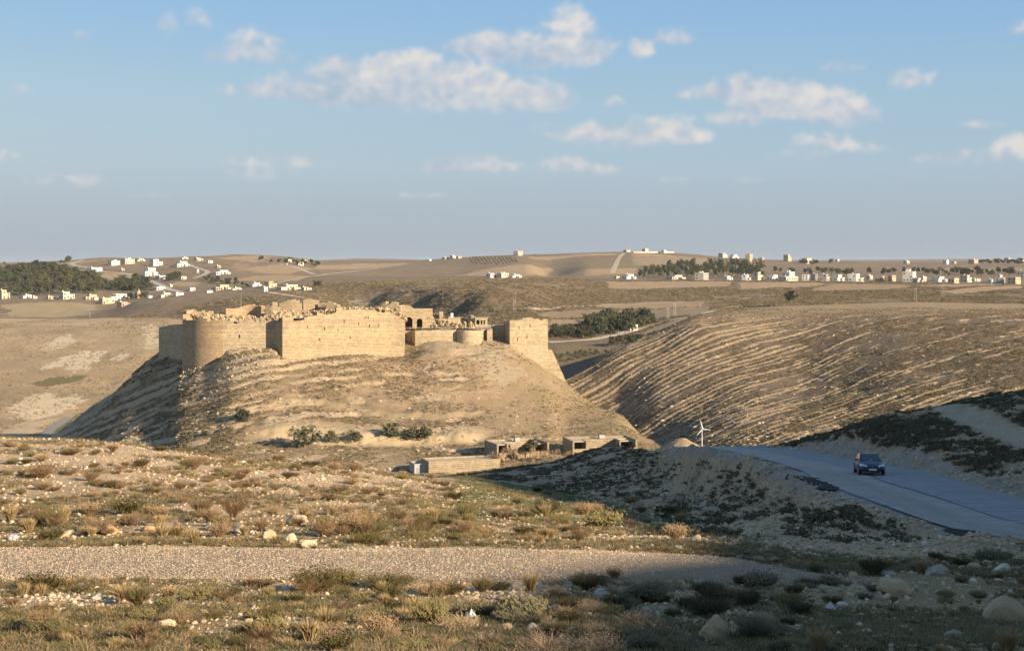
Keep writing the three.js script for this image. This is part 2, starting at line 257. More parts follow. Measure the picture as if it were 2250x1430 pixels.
function hC(x, d) {
  const u = uOf(x, d);
  let dd = d;
  const cl = sstep(500, 640, u) * (1 - sstep(1030, 1110, u));        // the rock face low on the slope
  if (cl > 0) { const w = 4 * fb(x / 9, 5, 3) + 0.5 * fb(x / 2.2, d / 9, 3); dd = d + cl * (15 * (sstep(416, 419.5, d + w) - clamp((d + w - 400) / 36)) + 3 * (sstep(441, 443, d + 1.5 * w) - clamp((d + 1.5 * w - 434) / 16))) * (0.62 + 0.5 * fbm(x / 14, 2, 2)); hC.wob = w; }
  let y = CH.h(u, dd);
  const slope = 0.42 * (1 - sstep(-135, -45, x)), lay = x < -135 ? 0.42 * x : x < -45 ? 0.42 * (-135 + (x + 135) - (x + 135) ** 2 / 180) : 0.42 * (-135 + 45) , scree = sstep(-22, 0, x), top = sstep(486, 500, d) * sstep(380, 420, u);
  const s = y - lay + 1.0 * fb(x / 26, d / 26, 2) + 0.4 * fb(x / 5, d / 5, 2), p = 1.6 + 0.8 * fbm(3, Math.floor(s / 2.1), 1), f = s / p - Math.floor(s / p);
  const hard = sstep(0.42, 0.66, 0.55 * fbm(x / 20 + Math.floor(s / p) * 7.3, Math.floor(s / p) * 2.1, 3) + 0.45 * fbm(x / 5 + Math.floor(s / p) * 3.3, d / 7, 3) + 0.12 * slope / 0.42);
  const k = (1 - scree) * (1 - top) * hard;
  y += k * (0.40 + 0.22 * slope / 0.42) * p * (sstep(0.55, 0.92, f) - f);
  y += (1 - top * 0.6) * ((0.55 + 0.25 * (1 - scree)) * fb(x / 8, d / 8, 3) + (0.22 - 0.06 * scree) * fb(x / 2.2, d / 2.2, 3));
  hC.riser = k * sstep(0.56, 0.7, f) * (1 - sstep(0.93, 1, f)); hC.scree = scree; hC.cliff = cl * sstep(412, 416, d + (cl > 0 ? hC.wob : 0)) * (1 - sstep(421, 432, d + (cl > 0 ? hC.wob : 0))) + cl * 0.35 * sstep(438, 440.5, d + (cl > 0 ? 1.5 * hC.wob : 0)) * (1 - sstep(443, 446, d + (cl > 0 ? 1.5 * hC.wob : 0)));
  return y;
}
const RH = new Field([
  [1100, 280, 1080, 400, 1030, 480, 960, 520, 900, 545, 875, 620, 880, 800, 850, 955, 800],
  [1250, 280, 1075, 400, 1030, 470, 975, 515, 885, 545, 834, 620, 845, 800, 840, 955, 800],
  [1350, 280, 1070, 400, 1020, 460, 962, 505, 893, 545, 800, 570, 771, 650, 785, 800, 800, 955, 790],
  [1450, 280, 1065, 340, 1035, 400, 1000, 430, 968, 470, 905, 535, 795, 570, 745, 595, 728, 680, 738, 800, 765, 955, 770],
  [1550, 280, 1050, 330, 1018, 370, 988, 450, 902, 525, 792, 580, 708, 622, 691, 700, 697, 830, 730, 955, 745],
  [1650, 270, 1040, 320, 1003, 355, 973, 440, 887, 525, 786, 590, 702, 645, 680, 730, 682, 850, 710, 955, 725],
  [1750, 265, 1035, 312, 995, 340, 970, 435, 882, 525, 782, 600, 699, 670, 674, 760, 673, 860, 692, 955, 712],
  [1850, 260, 1030, 308, 990, 330, 968, 425, 874, 515, 775, 600, 696, 690, 671, 780, 669, 870, 685, 955, 705],
  [2000, 255, 1025, 300, 980, 320, 958, 405, 860, 495, 765, 590, 695, 690, 668, 780, 664, 870, 676, 955, 700],
  [2250, 250, 1010, 290, 960, 310, 935, 380, 852, 470, 765, 570, 698, 680, 673, 780, 668, 870, 678, 955, 700],
  [2500, 250, 1000, 290, 945, 310, 920, 380, 835, 470, 750, 570, 690, 680, 668, 780, 664, 870, 675, 955, 700],
]);
function hR(x, d) {
  const u = uOf(x, d); let y = RH.h(u, d);
  const across = (d * 44.5 - x * 40) / 59.8, along = (d * 40 + x * 44.5) / 59.8, s = across + 0.6 * fb(x / 60, d / 60, 2) + 0.55 * fb(x / 7, d / 7, 3), q = s / 4.0, layer = Math.floor(q), cutAt = 0.25 + 0.5 * hash2(layer, 17), f = q - layer;
  const up = sstep(560, 640, d), wide = 0.1 + 0.25 * hash2(layer, 5) ** 2, hard = sstep(0.385, 0.62, 0.55 * fbm(along / 30 + layer * 5.7, layer * 3.1, 3) + 0.45 * fbm(along / 6 + layer * 2.7, layer * 1.7, 3) + 0.12 * (1 - sstep(40, 110, x)) - 0.10 * sstep(105, 150, x)) * (1 - up);
  const k = hard;
  y += k * 0.7 * (sstep(cutAt, cutAt + wide, f) - f + 0.3 * (hash2(layer, 9) - 0.5) * Math.sin(Math.PI * f));
  y += (1 - 0.7 * up) * (0.5 * fb(x / 9, d / 9, 3) + 0.2 * fb(x / 2.4, d / 2.4, 2)) + (1 - up) * 0.8 * fb(x / 34 + 3, d / 34, 2);
  hR.riser = k * sstep(cutAt - 0.06, cutAt, f) * (1 - sstep(cutAt + wide + 0.02, cutAt + wide + 0.12, f));
  return y;
}
const LH = new Field([
  [-250, 545, 1050, 640, 985, 720, 925, 820, 845, 925, 768, 1015, 716, 1090, 702, 1200, 716, 1290, 730],
  [0, 545, 1050, 640, 985, 720, 928, 820, 850, 925, 770, 1015, 716, 1090, 702, 1200, 716, 1290, 730],
  [200, 545, 1060, 640, 1000, 720, 940, 820, 856, 925, 772, 1015, 716, 1080, 700, 1190, 716, 1290, 735],
  [350, 545, 1070, 660, 1000, 745, 925, 835, 848, 925, 767, 1015, 711, 1080, 698, 1190, 716, 1290, 735],
  [600, 545, 1090, 720, 1010, 835, 920, 925, 830, 1015, 760, 1090, 730, 1190, 736, 1290, 750],
  [800, 545, 1110, 835, 1000, 1015, 900, 1290, 800],
]);
function hL(x, d) { let y = LH.h(uOf(x, d), d); return y + 1.8 * fb(x / 52, d / 52, 3) + 0.5 * fb(x / 9, d / 9, 3) - 1.2 * Math.max(0, fb(x / 70 + 4, d / 30, 2)); }
const BK = new Field([
  [-250, 420, 1085, 650, 1010, 900, 850, 1150, 708, 1260, 682, 1350, 662, 1500, 630, 1660, 604, 1850, 588, 2000, 580, 2600, 592, 4500, 592, 6500, 577, 9000, 592],
  [0, 420, 1085, 650, 1010, 900, 850, 1150, 708, 1260, 682, 1350, 660, 1500, 630, 1660, 602, 1850, 586, 2000, 578, 2600, 592, 4500, 592, 6500, 577, 9000, 592],
  [150, 420, 1085, 650, 1010, 900, 850, 1150, 708, 1260, 684, 1350, 659, 1500, 632, 1660, 606, 1850, 583, 2000, 572, 2600, 592, 4500, 592, 6500, 577, 9000, 592],
  [230, 420, 1085, 650, 1010, 900, 850, 1120, 708, 1200, 688, 1280, 679, 1370, 662, 1500, 632, 1660, 603, 1850, 580, 2000, 566, 2600, 592, 4500, 592, 6500, 577, 9000, 592],
  [320, 420, 1085, 650, 1010, 900, 850, 1080, 712, 1190, 663, 1240, 655, 1310, 662, 1400, 649, 1540, 620, 1800, 585, 2000, 567, 2600, 592, 4500, 592, 6500, 577, 9000, 592],
  [450, 420, 1085, 650, 1000, 880, 850, 1040, 712, 1160, 652, 1230, 642, 1320, 645, 1410, 637, 1550, 612, 1800, 580, 2050, 563, 2600, 590, 4500, 592, 6500, 577, 9000, 592],
  [520, 420, 1085, 650, 980, 850, 830, 1000, 714, 1130, 652, 1210, 641, 1300, 643, 1400, 634, 1540, 609, 1850, 577, 2150, 559, 2700, 590, 4500, 592, 6500, 577, 9000, 592],
  [620, 420, 1085, 650, 940, 800, 790, 920, 714, 1080, 653, 1160, 642, 1270, 641, 1420, 625, 1600, 602, 1900, 578, 2200, 563, 2800, 590, 4500, 592, 6500, 575, 9000, 592],
  [720, 420, 1085, 650, 880, 750, 722, 950, 674, 1060, 660, 1200, 652, 1400, 622, 1700, 599, 2100, 580, 2400, 573, 3000, 584, 4500, 588, 6500, 571, 9000, 592],
  [800, 420, 1085, 650, 880, 780, 730, 1000, 695, 1140, 688, 1330, 623, 1500, 612, 1800, 598, 2200, 581, 2500, 573, 3000, 584, 4500, 588, 6500, 568, 9000, 592],
  [900, 420, 1085, 650, 880, 780, 730, 980, 702, 1060, 692, 1230, 626, 1400, 617, 1700, 603, 2100, 585, 2500, 572, 3000, 580, 4500, 588, 6500, 570, 9000, 592],
  [1000, 420, 1085, 650, 890, 780, 738, 920, 705, 990, 694, 1130, 628, 1400, 615, 1700, 600, 2000, 588, 2450, 566, 3000, 580, 4500, 588, 6500, 575, 9000, 592],
  [1080, 420, 1085, 650, 890, 780, 745, 880, 706, 940, 694, 1060, 634, 1250, 620, 1400, 612, 1700, 596, 2000, 580, 2500, 562, 3000, 578, 4500, 588, 6500, 576, 9000, 592],
  [1150, 420, 1085, 650, 880, 780, 752, 880, 702, 980, 676, 1080, 640, 1250, 619, 1400, 611, 1700, 595, 2000, 578, 2550, 560, 3100, 576, 4500, 588, 6500, 576, 9000, 592],
  [1210, 420, 1085, 650, 870, 780, 762, 880, 712, 980, 690, 1100, 656, 1250, 624, 1400, 612, 1550, 610, 1750, 609, 2000, 588, 2580, 558, 3200, 576, 4500, 588, 6500, 576, 9000, 592],
  [1295, 420, 1085, 650, 870, 780, 762, 880, 722, 980, 695, 1100, 668, 1250, 640, 1380, 616, 1500, 608, 1750, 589, 2000, 578, 2600, 555, 3200, 576, 4500, 588, 6500, 576, 9000, 592],
  [1400, 420, 1085, 650, 850, 720, 778, 800, 755, 900, 722, 1000, 697, 1100, 674, 1250, 648, 1380, 618, 1500, 611, 1800, 589, 2200, 567, 2600, 553, 3200, 575, 4500, 588, 6500, 576, 9000, 592],
  [1500, 420, 1085, 650, 820, 800, 728, 900, 706, 1000, 688, 1100, 671, 1250, 647, 1380, 618, 1500, 612, 1800, 592, 2200, 570, 2550, 557, 3200, 575, 4500, 588, 6500, 575, 9000, 592],
  [1600, 420, 1085, 650, 780, 800, 712, 950, 690, 1100, 667, 1250, 645, 1380, 619, 1500, 612, 1800, 595, 2200, 576, 2500, 566, 3200, 576, 4500, 586, 6500, 574, 9000, 592],
  [1800, 420, 1085, 650, 740, 800, 700, 1000, 671, 1100, 662, 1250, 642, 1380, 621, 1500, 614, 1900, 595, 2300, 580, 2700, 573, 3300, 580, 4500, 586, 6500, 572, 9000, 592],
  [2000, 420, 1085, 650, 730, 800, 695, 1000, 668, 1100, 664, 1250, 644, 1380, 622, 1500, 616, 1900, 597, 2400, 582, 3000, 575, 3500, 582, 4500, 586, 6500, 570, 9000, 592],
  [2120, 420, 1085, 650, 730, 800, 695, 1000, 668, 1100, 662, 1250, 642, 1380, 624, 1500, 618, 1900, 598, 2400, 582, 3000, 574, 3500, 582, 4500, 586, 6500, 569, 9000, 592],
  [2250, 420, 1085, 650, 730, 800, 695, 1000, 668, 1100, 656, 1250, 640, 1380, 627, 1500, 620, 1900, 598, 2400, 581, 3000, 572, 3500, 582, 4500, 586, 6500, 573, 9000, 592],
  [2500, 420, 1085, 650, 730, 800, 695, 1000, 668, 1100, 655, 1250, 640, 1380, 629, 1500, 621, 1900, 598, 2400, 580, 3000, 570, 3500, 582, 4500, 586, 6500, 575, 9000, 592],
]);
function hB(x, d) {
  const near = 1 - sstep(1400, 2200, d), u = uOf(x, d);
  const crag = sstep(730, 800, u) * (1 - sstep(1060, 1120, u)) * sstep(900, 1000, d) * (1 - sstep(1200, 1330, d));
  return BK.h(u, d) + (0.5 + 0.6 * near) * fb(x / 60, d / 60, 3) + near * 0.35 * fb(x / 13, d / 13, 3) + crag * (3 * fb(x / 22, d / 40, 3) + 1.1 * fb(x / 7, d / 12, 2));
}
const sheets = [
  { h: hF, raw: rawF, d0: 6, d1: 340, u0: -190, u1: 2480 }, { h: hC, raw: (u, d) => CH.h(u, d), d0: 350, d1: 655, u0: -90, u1: 1555 }, { h: hR, raw: (u, d) => RH.h(u, d), d0: 255, d1: 950, u0: 1105, u1: 2490 },
  { h: hL, raw: (u, d) => LH.h(u, d), d0: 550, d1: 1285, u0: -240, u1: 790 }, { h: hB, raw: (u, d) => BK.h(u, d), d0: 430, d1: 8900, u0: -240, u1: 2490 }];
const [SF, SC, SR, SL, SB] = sheets;
function ground(x, d, which = sheets) { let y = -1e9; const u = uOf(x, d); for (const s of which) if (d >= s.d0 && d <= s.d1 && u >= s.u0 && u <= s.u1) y = Math.max(y, s.h(x, d)); return y; }
// where the sight line through a point of the picture meets the ground: [x, y, -d]
function hit(u, v, which = sheets, dmin = 8) {
  let d = dmin, prev = dmin; const k = -(v - V0) / FL;
  while (d < 8800) {
    if (ground(xOf(u, d), d, which) >= k * d) { let a = prev, b = d; for (let q = 0; q < 18; q++) { const m = (a + b) / 2; if (ground(xOf(u, m), m, which) >= k * m) b = m; else a = m; } return [xOf(u, b), ground(xOf(u, b), b, which), -b]; }
    prev = d; d *= 1.006;
  }
  return null;
}
function inPoly(p, x, y) { let c = false; for (let i = 0, j = p.length - 1; i < p.length; j = i++) if ((p[i][1] > y) !== (p[j][1] > y) && x < (p[j][0] - p[i][0]) * (y - p[i][1]) / (p[j][1] - p[i][1]) + p[i][0]) c = !c; return c; }
// patches of other ground colour: outlined by points of the picture, laid out on the plan
function patches(list, which) {
  const out = [];
  for (const [color, ...pts] of list) {
    const poly = []; for (let k = 0; k < pts.length; k += 2) { const h = hit(pts[k], pts[k + 1], which, which[0].d0); if (h) poly.push([h[0], -h[2]]); }
    if (poly.length < 3) continue;
    const xs = poly.map((p) => p[0]), ds = poly.map((p) => p[1]);
    out.push({ color, poly, x0: Math.min(...xs), x1: Math.max(...xs), d0: Math.min(...ds), d1: Math.max(...ds) });
  }
  return (x, d, wob) => { for (const p of out) if (x > p.x0 && x < p.x1 && d > p.d0 && d < p.d1) { const s = Math.min(6, (p.x1 - p.x0) * 0.1) * wob, q = Math.min(10, (p.d1 - p.d0) * 0.12) * wob; if (inPoly(p.poly, x + s, d + q)) return p.color; } return null; };
}
const mix3 = (a, b, t) => [a[0] + (b[0] - a[0]) * t, a[1] + (b[1] - a[1]) * t, a[2] + (b[2] - a[2]) * t];
const mul3 = (a, k) => [a[0] * k, a[1] * k, a[2] * k];
const SOIL = [0.43, 0.315, 0.195], STONE = [0.56, 0.45, 0.315], SCRUB = [0.135, 0.105, 0.066], GRASS = [0.11, 0.105, 0.036], DRYGRASS = [0.25, 0.18, 0.08], FIELD = [0.385, 0.28, 0.17], FIELD2 = [0.33, 0.245, 0.15], DUST = [0.37, 0.305, 0.215], OLIVE = [0.215, 0.172, 0.092], RUST = [0.34, 0.215, 0.115];
function sheetGeo(uA, uB, du, ds, h, color) {
  const nu = Math.round((uB - uA) / du) + 1, nd = ds.length, pos = new Float32Array(nu * nd * 3), uv = new Float32Array(nu * nd * 2), c = new Float32Array(nu * nd * 3), idx = new Uint32Array((nu - 1) * (nd - 1) * 6);
  for (let j = 0, o = 0; j < nd; j++) for (let i = 0; i < nu; i++, o++) {
    const d = ds[j], x = xOf(uA + i * du, d), y = h(x, d), k = color(x, d, y, uA + i * du);
    pos[o * 3] = x; pos[o * 3 + 1] = y; pos[o * 3 + 2] = -d; uv[o * 2] = x; uv[o * 2 + 1] = d; c[o * 3] = k[0]; c[o * 3 + 1] = k[1]; c[o * 3 + 2] = k[2];
  }
  let q = 0;
  for (let j = 0; j < nd - 1; j++) for (let i = 0; i < nu - 1; i++) { const a = j * nu + i, b = a + 1, e = a + nu, f = e + 1; idx[q++] = a; idx[q++] = b; idx[q++] = f; idx[q++] = a; idx[q++] = f; idx[q++] = e; }
  const g = new THREE.BufferGeometry();
  g.setAttribute('position', new THREE.BufferAttribute(pos, 3)); g.setAttribute('uv', new THREE.BufferAttribute(uv, 2)); g.setAttribute('color', new THREE.BufferAttribute(c, 3)); g.setIndex(new THREE.BufferAttribute(idx, 1));
  g.computeVertexNormals(); return g;
}
const steps = (a, b, n, power = 1) => Array.from({ length: n }, (_, k) => a * Math.pow(b / a, Math.pow(k / (n - 1), power)));
const even = (a, b, n) => Array.from({ length: n }, (_, k) => lerp(a, b, k / (n - 1)));

const grain = tex(512, (i, j) => { const a = tfbm(i / 8, j / 8, 64, 4), b = tfbm(i / 64 + 5, j / 64, 8, 3), v = 150 + 170 * (a - 0.5) + 16 * (b - 0.5); return [v * 1.02, v, v * 0.97]; }, false, 3.1);
const grainBump = tex(512, (i, j) => { const a = tfbm(i / 6 + 3, j / 6, 85, 4) * 255; return [a, a, a]; }, false, 2.3);
const pebbles = tex(1024, (i, j, n) => {   // crushed stone, seen as grain
  const p = 128, x = i / n * p, y = j / n * p, ci = Math.floor(x), cj = Math.floor(y); let best = 9, id = 0;
  for (let a = -1; a <= 1; a++) for (let b = -1; b <= 1; b++) { const gi = ((ci + a) % p + p) % p, gj = ((cj + b) % p + p) % p, px = ci + a + hash2(gi, gj + 500), py = cj + b + hash2(gi + 900, gj), dd = (px - x) ** 2 + (py - y) ** 2; if (dd < best) { best = dd; id = hash2(gi + 77, gj + 31); } }
  const v = 118 + 95 * id; return [v * (1 + 0.05 * (id - 0.4)), v * 0.985, v * 0.95];
}, false, 3.0);
const pebbleBump = tex(1024, (i, j, n) => {
  const p = 128, x = i / n * p, y = j / n * p, ci = Math.floor(x), cj = Math.floor(y); let best = 9, s2 = 9;
  for (let a = -1; a <= 1; a++) for (let b = -1; b <= 1; b++) { const gi = ((ci + a) % p + p) % p, gj = ((cj + b) % p + p) % p, px = ci + a + hash2(gi, gj + 500), py = cj + b + hash2(gi + 900, gj), dd = (px - x) ** 2 + (py - y) ** 2; if (dd < best) { s2 = best; best = dd; } else if (dd < s2) s2 = dd; }
  const v = clamp((Math.sqrt(s2) - Math.sqrt(best)) * 1.6) * 255; return [v, v, v];
}, false, 3.0);
const earth = (scale, bump) => { const m = std(col(1.7, 1.7, 1.7), 1, { vertexColors: true }); m.map = grain.clone(); m.map.repeat.set(scale / 3.1, scale / 3.1); m.map.needsUpdate = true; m.bumpMap = grainBump; m.bumpScale = bump; return m; };

// foreground
function colorF(x, d, y, u) {
  const n1 = fbm(x / 6 + 2, d / 6, 3), n2 = fbm(x / 1.4, d / 1.4, 3), n3 = fbm(x / 0.4, d / 0.4, 2), e = Math.abs(x - roadX(d));
  let c = mul3([0.47, 0.345, 0.21], 0.78 + 0.5 * n2);
  c = mix3(c, STONE, 0.5 * sstep(0.55, 0.8, n3));
  let g = d < 33.5 ? 0.46 : d < 47 ? 0.42 : d < 56 ? 0.26 : 0.16;                       // how much grows
  g += 0.5 * sstep(1050, 1200, u) * sstep(66, 90, d) * (1 - sstep(165, 185, d)) * (1 - sstep(6, 12, x)) + 0.12 * sstep(95, 130, d);
  const cover = sstep(1.02 - g, 1.28 - g, n1 + 0.5 * n2);
  const kind = sstep(0.35, 0.65, fbm(x / 4 + 50, d / 4, 2) + 0.22 * sstep(1050, 1200, u) * sstep(60, 80, d) * (1 - sstep(165, 185, d)));
  c = mix3(c, mul3(mix3(DRYGRASS, GRASS, kind), 0.75 + 0.5 * n3), cover * 0.85);
  const em = sstep(5, 12, x) * sstep(40, 52, d) * (1 - sstep(175, 215, d));             // spoil and gravel beside the road
  c = mix3(c, mul3([0.36, 0.27, 0.178], 0.6 + 0.8 * n2), em * 0.6 * (x < 32 ? 1 : 0.3));
  if (x > roadX(d) + 5 && d > 45) c = mix3(c, mul3(n1 > 0.56 ? RUST : [0.30, 0.225, 0.15], 0.6 + 0.8 * n2), 0.7);
  const tk = d > 90 && d < 185 ? 1 - sstep(1.3, 2.0, Math.abs(x - (41 + (d - 113) * 0.173) + 0.6 * fb(x / 4, d / 4, 2))) : 0;
  c = mix3(c, mul3([0.42, 0.335, 0.23], 0.8 + 0.4 * n2), tk);
  if (d > 185 && x < 26) c = mix3(c, mul3([0.33, 0.25, 0.16], 0.6 + 0.8 * n2), 0.7);
  if (e < ROAD_HALF + 1.8 && d > 40) c = mix3(c, mul3([0.29, 0.265, 0.225], 0.7 + 0.6 * n2), 0.8);
  return c;
}
struct('ground', sheetGeo(-195, 2485, 4, steps(7, 345, 560, 0.9), hF, colorF), earth(1.4, 0.05));

// castle hill
const patchC = patches([
  [[0.50, 0.415, 0.285], 490, 800, 540, 772, 590, 768, 618, 792, 600, 830, 560, 850, 500, 840, 440, 850, 440, 830],
  [[0.50, 0.43, 0.31], 905, 770, 960, 745, 1060, 745, 1130, 790, 1160, 830, 1090, 850, 1010, 830, 960, 800],
], [SC]);
function colorC(x, d, y, u) {
  const n1 = fbm(x / 16, d / 16, 3), n2 = fbm(x / 3.5, d / 3.5, 3), n3 = fbm(x / 1.1, d / 1.1, 2);
  let c = mul3(SOIL, 0.92 + 0.42 * n2);
  c = mix3(c, mul3(mix3(SCRUB, OLIVE, n3), 1.35), (0.74 - 0.40 * hC.scree) * sstep(0.34, 0.58, 0.5 * n1 + 0.5 * n2 + 0.06));
  const yg = sstep(1110, 1200, u) * sstep(0.34, 0.6, fbm(x / 10 + 8, d / 12, 3)) * (1 - sstep(480, 505, d) * 0.6);
  c = mix3(c, mul3([0.33, 0.265, 0.125], 0.8 + 0.5 * n3), 0.6 * yg);
  c = mix3(c, mul3(STONE, 0.86 + 0.3 * n3), 0.92 * hC.riser);
  c = mix3(c, mul3([0.60, 0.48, 0.30], 0.85 + 0.3 * n2), hC.cliff * sstep(0.25, 0.45, n2 + 0.12));
  const p = patchC(x, d, n1 * 9 - 4.5 + n2 * 5 - 2.5); if (p) c = mix3(c, mul3(p, 0.85 + 0.3 * n3), 0.3 + 0.5 * n2);
  if (d < 398) c = mix3(c, mul3([0.36, 0.29, 0.19], 0.8 + 0.4 * n2), 0.5);
  return c;
}
struct('castle_hill', sheetGeo(-95, 1557, 3.6, [...even(348, 400, 40), ...even(400.8, 512, 210), ...even(514, 660, 60)], hC, colorC), earth(0.5, 0.25));

// hill across the valley on the right
function colorR(x, d, y, u) {
  const n1 = fbm(x / 20, d / 20, 3), n2 = fbm(x / 4, d / 4, 3), n3 = fbm(x / 1.2, d / 1.2, 2), up = sstep(570, 650, d);
  let c = mul3([0.32, 0.237, 0.152], 0.62 + 0.5 * n2);
  c = mix3(c, mul3(mix3(SCRUB, [0.17, 0.13, 0.085], n3), 1), 0.8 * sstep(0.28, 0.54, 0.45 * n1 + 0.55 * n2) * (1 - 0.5 * up));
  c = mix3(c, mul3([0.36, 0.275, 0.165], 0.85 + 0.3 * n2), up * 0.8);
  c = mix3(c, mul3([0.47, 0.365, 0.24], 0.75 + 0.5 * n3), 0.8 * hR.riser);
  return c;
}
struct('hillside', sheetGeo(1105, 2487, 3.8, [...even(254, 640, 300), ...even(644, 952, 60)], hR, colorR), earth(0.5, 0.25));

// slope across the valley on the left
const patchL = patches([
  [[0.50, 0.42, 0.30], 90, 760, 140, 735, 165, 745, 150, 760, 110, 770], [[0.54, 0.455, 0.335], 85, 815, 130, 785, 190, 770, 225, 772, 215, 795, 185, 820, 160, 815, 140, 800, 120, 812],
  [[0.54, 0.455, 0.335], 240, 790, 265, 775, 285, 780, 265, 792], [[0.5, 0.42, 0.3], 310, 725, 345, 705, 350, 750, 335, 770, 320, 760], [[0.56, 0.47, 0.33], 30, 890, 80, 862, 170, 872, 190, 880, 140, 905, 60, 925, 20, 920],
  [[0.46, 0.37, 0.25], 0, 940, 60, 925, 120, 920, 60, 960, 0, 965], [GRASS, 50, 845, 110, 830, 190, 825, 170, 838, 100, 850], [GRASS, 70, 955, 170, 905, 150, 940, 90, 970],
], [SL]);
function colorL(x, d, y, u) {
  const n1 = fbm(x / 26, d / 26, 3), n2 = fbm(x / 6, d / 6, 3), n3 = fbm(x / 2, d / 2, 2);
  let c = mul3([0.44, 0.335, 0.205], 0.72 + 0.5 * n2);
  c = mix3(c, mul3(SCRUB, 1.5), 0.5 * sstep(0.40, 0.6, 0.5 * n1 + 0.5 * n2));
  const p = patchL(x, d, n2 * 4 - 2); if (p) c = mix3(c, mul3(p, 0.95 + 0.3 * n3), 0.9);
  return c;
}
struct('slope', sheetGeo(-240, 795, 4, even(548, 1288, 240), hL, colorL), earth(0.3, 0.3));

// everything behind
const patchB = patches([
  [[0.10, 0.095, 0.055], -60, 650, 60, 652, 200, 646, 245, 632, 210, 612, 150, 598, 110, 588, 60, 591, -60, 600], [[0.12, 0.105, 0.06], 240, 641, 330, 639, 325, 618, 290, 615, 250, 622], [[0.13, 0.11, 0.065], 1398, 611.5, 1470, 612, 1680, 613, 1680, 591, 1560, 587, 1450, 593, 1410, 600], [[0.12, 0.105, 0.06], 1280, 724, 1315, 746, 1380, 737, 1440, 714, 1400, 704, 1340, 708],  // ground coloured darker under the woods and groves
  [FIELD, 1340, 617.5, 1612, 618, 1604, 629, 1335, 634], [FIELD, 1628, 620, 1800, 621, 1825, 624, 1768, 632, 1620, 635], [FIELD2, 1795, 632, 1838, 623, 1965, 624, 2010, 630, 1960, 636, 1780, 640], [FIELD, 2060, 640, 2150, 630, 2250, 627, 2250, 634, 2100, 646], [FIELD2, 2010, 628, 2250, 624, 2250, 626, 2100, 632],
  [FIELD, 1310, 668, 1440, 662, 1555, 661, 1540, 674, 1310, 675], [[0.30, 0.235, 0.15], 1200, 684, 1330, 680, 1565, 674, 1555, 690, 1330, 698, 1180, 693], [FIELD, 1205, 701, 1290, 702, 1275, 713, 1205, 715], [[0.37, 0.28, 0.19], 1425, 742, 1530, 705, 1505, 698, 1415, 730], [OLIVE, 1210, 762, 1300, 755, 1350, 765, 1290, 785, 1215, 790],
  [[0.38, 0.285, 0.17], 1060, 592, 1130, 582, 1190, 588, 1200, 600, 1150, 610, 1000, 606], [FIELD, 1290, 592, 1400, 588, 1400, 602, 1290, 606], [[0.33, 0.25, 0.15], 1390, 565, 1560, 568, 1545, 580, 1390, 584], [FIELD, 1390, 556, 1540, 560, 1540, 567, 1390, 564], [OLIVE, 1280, 575, 1390, 572, 1390, 586, 1290, 590], [FIELD, 1150, 564, 1340, 556, 1370, 560, 1180, 570], [OLIVE, 1120, 572, 1200, 566, 1260, 568, 1200, 580],
  [[0.40, 0.29, 0.165], 540, 590, 620, 580, 690, 590, 640, 602, 560, 600], [FIELD, 470, 566, 600, 563, 680, 570, 560, 577], [[0.38, 0.28, 0.16], 560, 605, 680, 606, 650, 618, 520, 616], [[0.33, 0.24, 0.14], 500, 575, 545, 580, 560, 598, 520, 592], [FIELD, 690, 582, 800, 578, 900, 578, 860, 586, 700, 592],
  [[0.37, 0.30, 0.17], 0, 668, 90, 664, 210, 670, 200, 690, 120, 698, 0, 697], [GRASS, 142, 683, 165, 680, 160, 688, 148, 690], [OLIVE, 60, 660, 180, 664, 250, 680, 160, 684, 80, 676], [[0.40, 0.29, 0.165], 215, 600, 290, 600, 310, 612, 225, 614], [FIELD, 40, 582, 140, 576, 250, 568, 160, 580], [FIELD, 380, 620, 440, 620, 430, 628, 370, 628],
  [OLIVE, 1850, 580, 1960, 581, 1900, 588, 1840, 588], [FIELD2, 2000, 590, 2250, 588, 2250, 594, 2000, 596], [FIELD, 1200, 588, 1215, 590, 1190, 606, 1130, 602, 1160, 592],
], [SB]);
function colorB(x, d, y, u) {
  const n1 = fbm(x / 90, d / 90, 3), n2 = fbm(x / 18, d / 18, 3), n3 = fbm(x / 5, d / 5, 2);
  let c = mul3([0.245, 0.18, 0.113], 0.66 + 0.6 * n2);
  c = mix3(c, mul3(SCRUB, 1.2), 0.6 * sstep(0.34, 0.58, 0.5 * n1 + 0.5 * n3));
  c = mix3(c, mul3([0.40, 0.37, 0.31], 0.8 + 0.4 * n3), 0.55 * sstep(735, 790, u) * (1 - sstep(870, 960, u)) * sstep(1000, 1100, d) * (1 - sstep(1230, 1330, d)) * sstep(0.5, 0.7, n2));
  const p = patchB(x, d, n2 * 3 - 1.5); if (p) c = mix3(c, mul3(p, 0.86 + 0.28 * n3), 0.9);
  return c;
}
struct('hills', sheetGeo(-245, 2490, 4.6, [...steps(430, 760, 24), ...steps(768, 1700, 190), ...steps(1712, 3200, 90), ...steps(3300, 9000, 24)], hB, colorB), earth(0.12, 0.4));

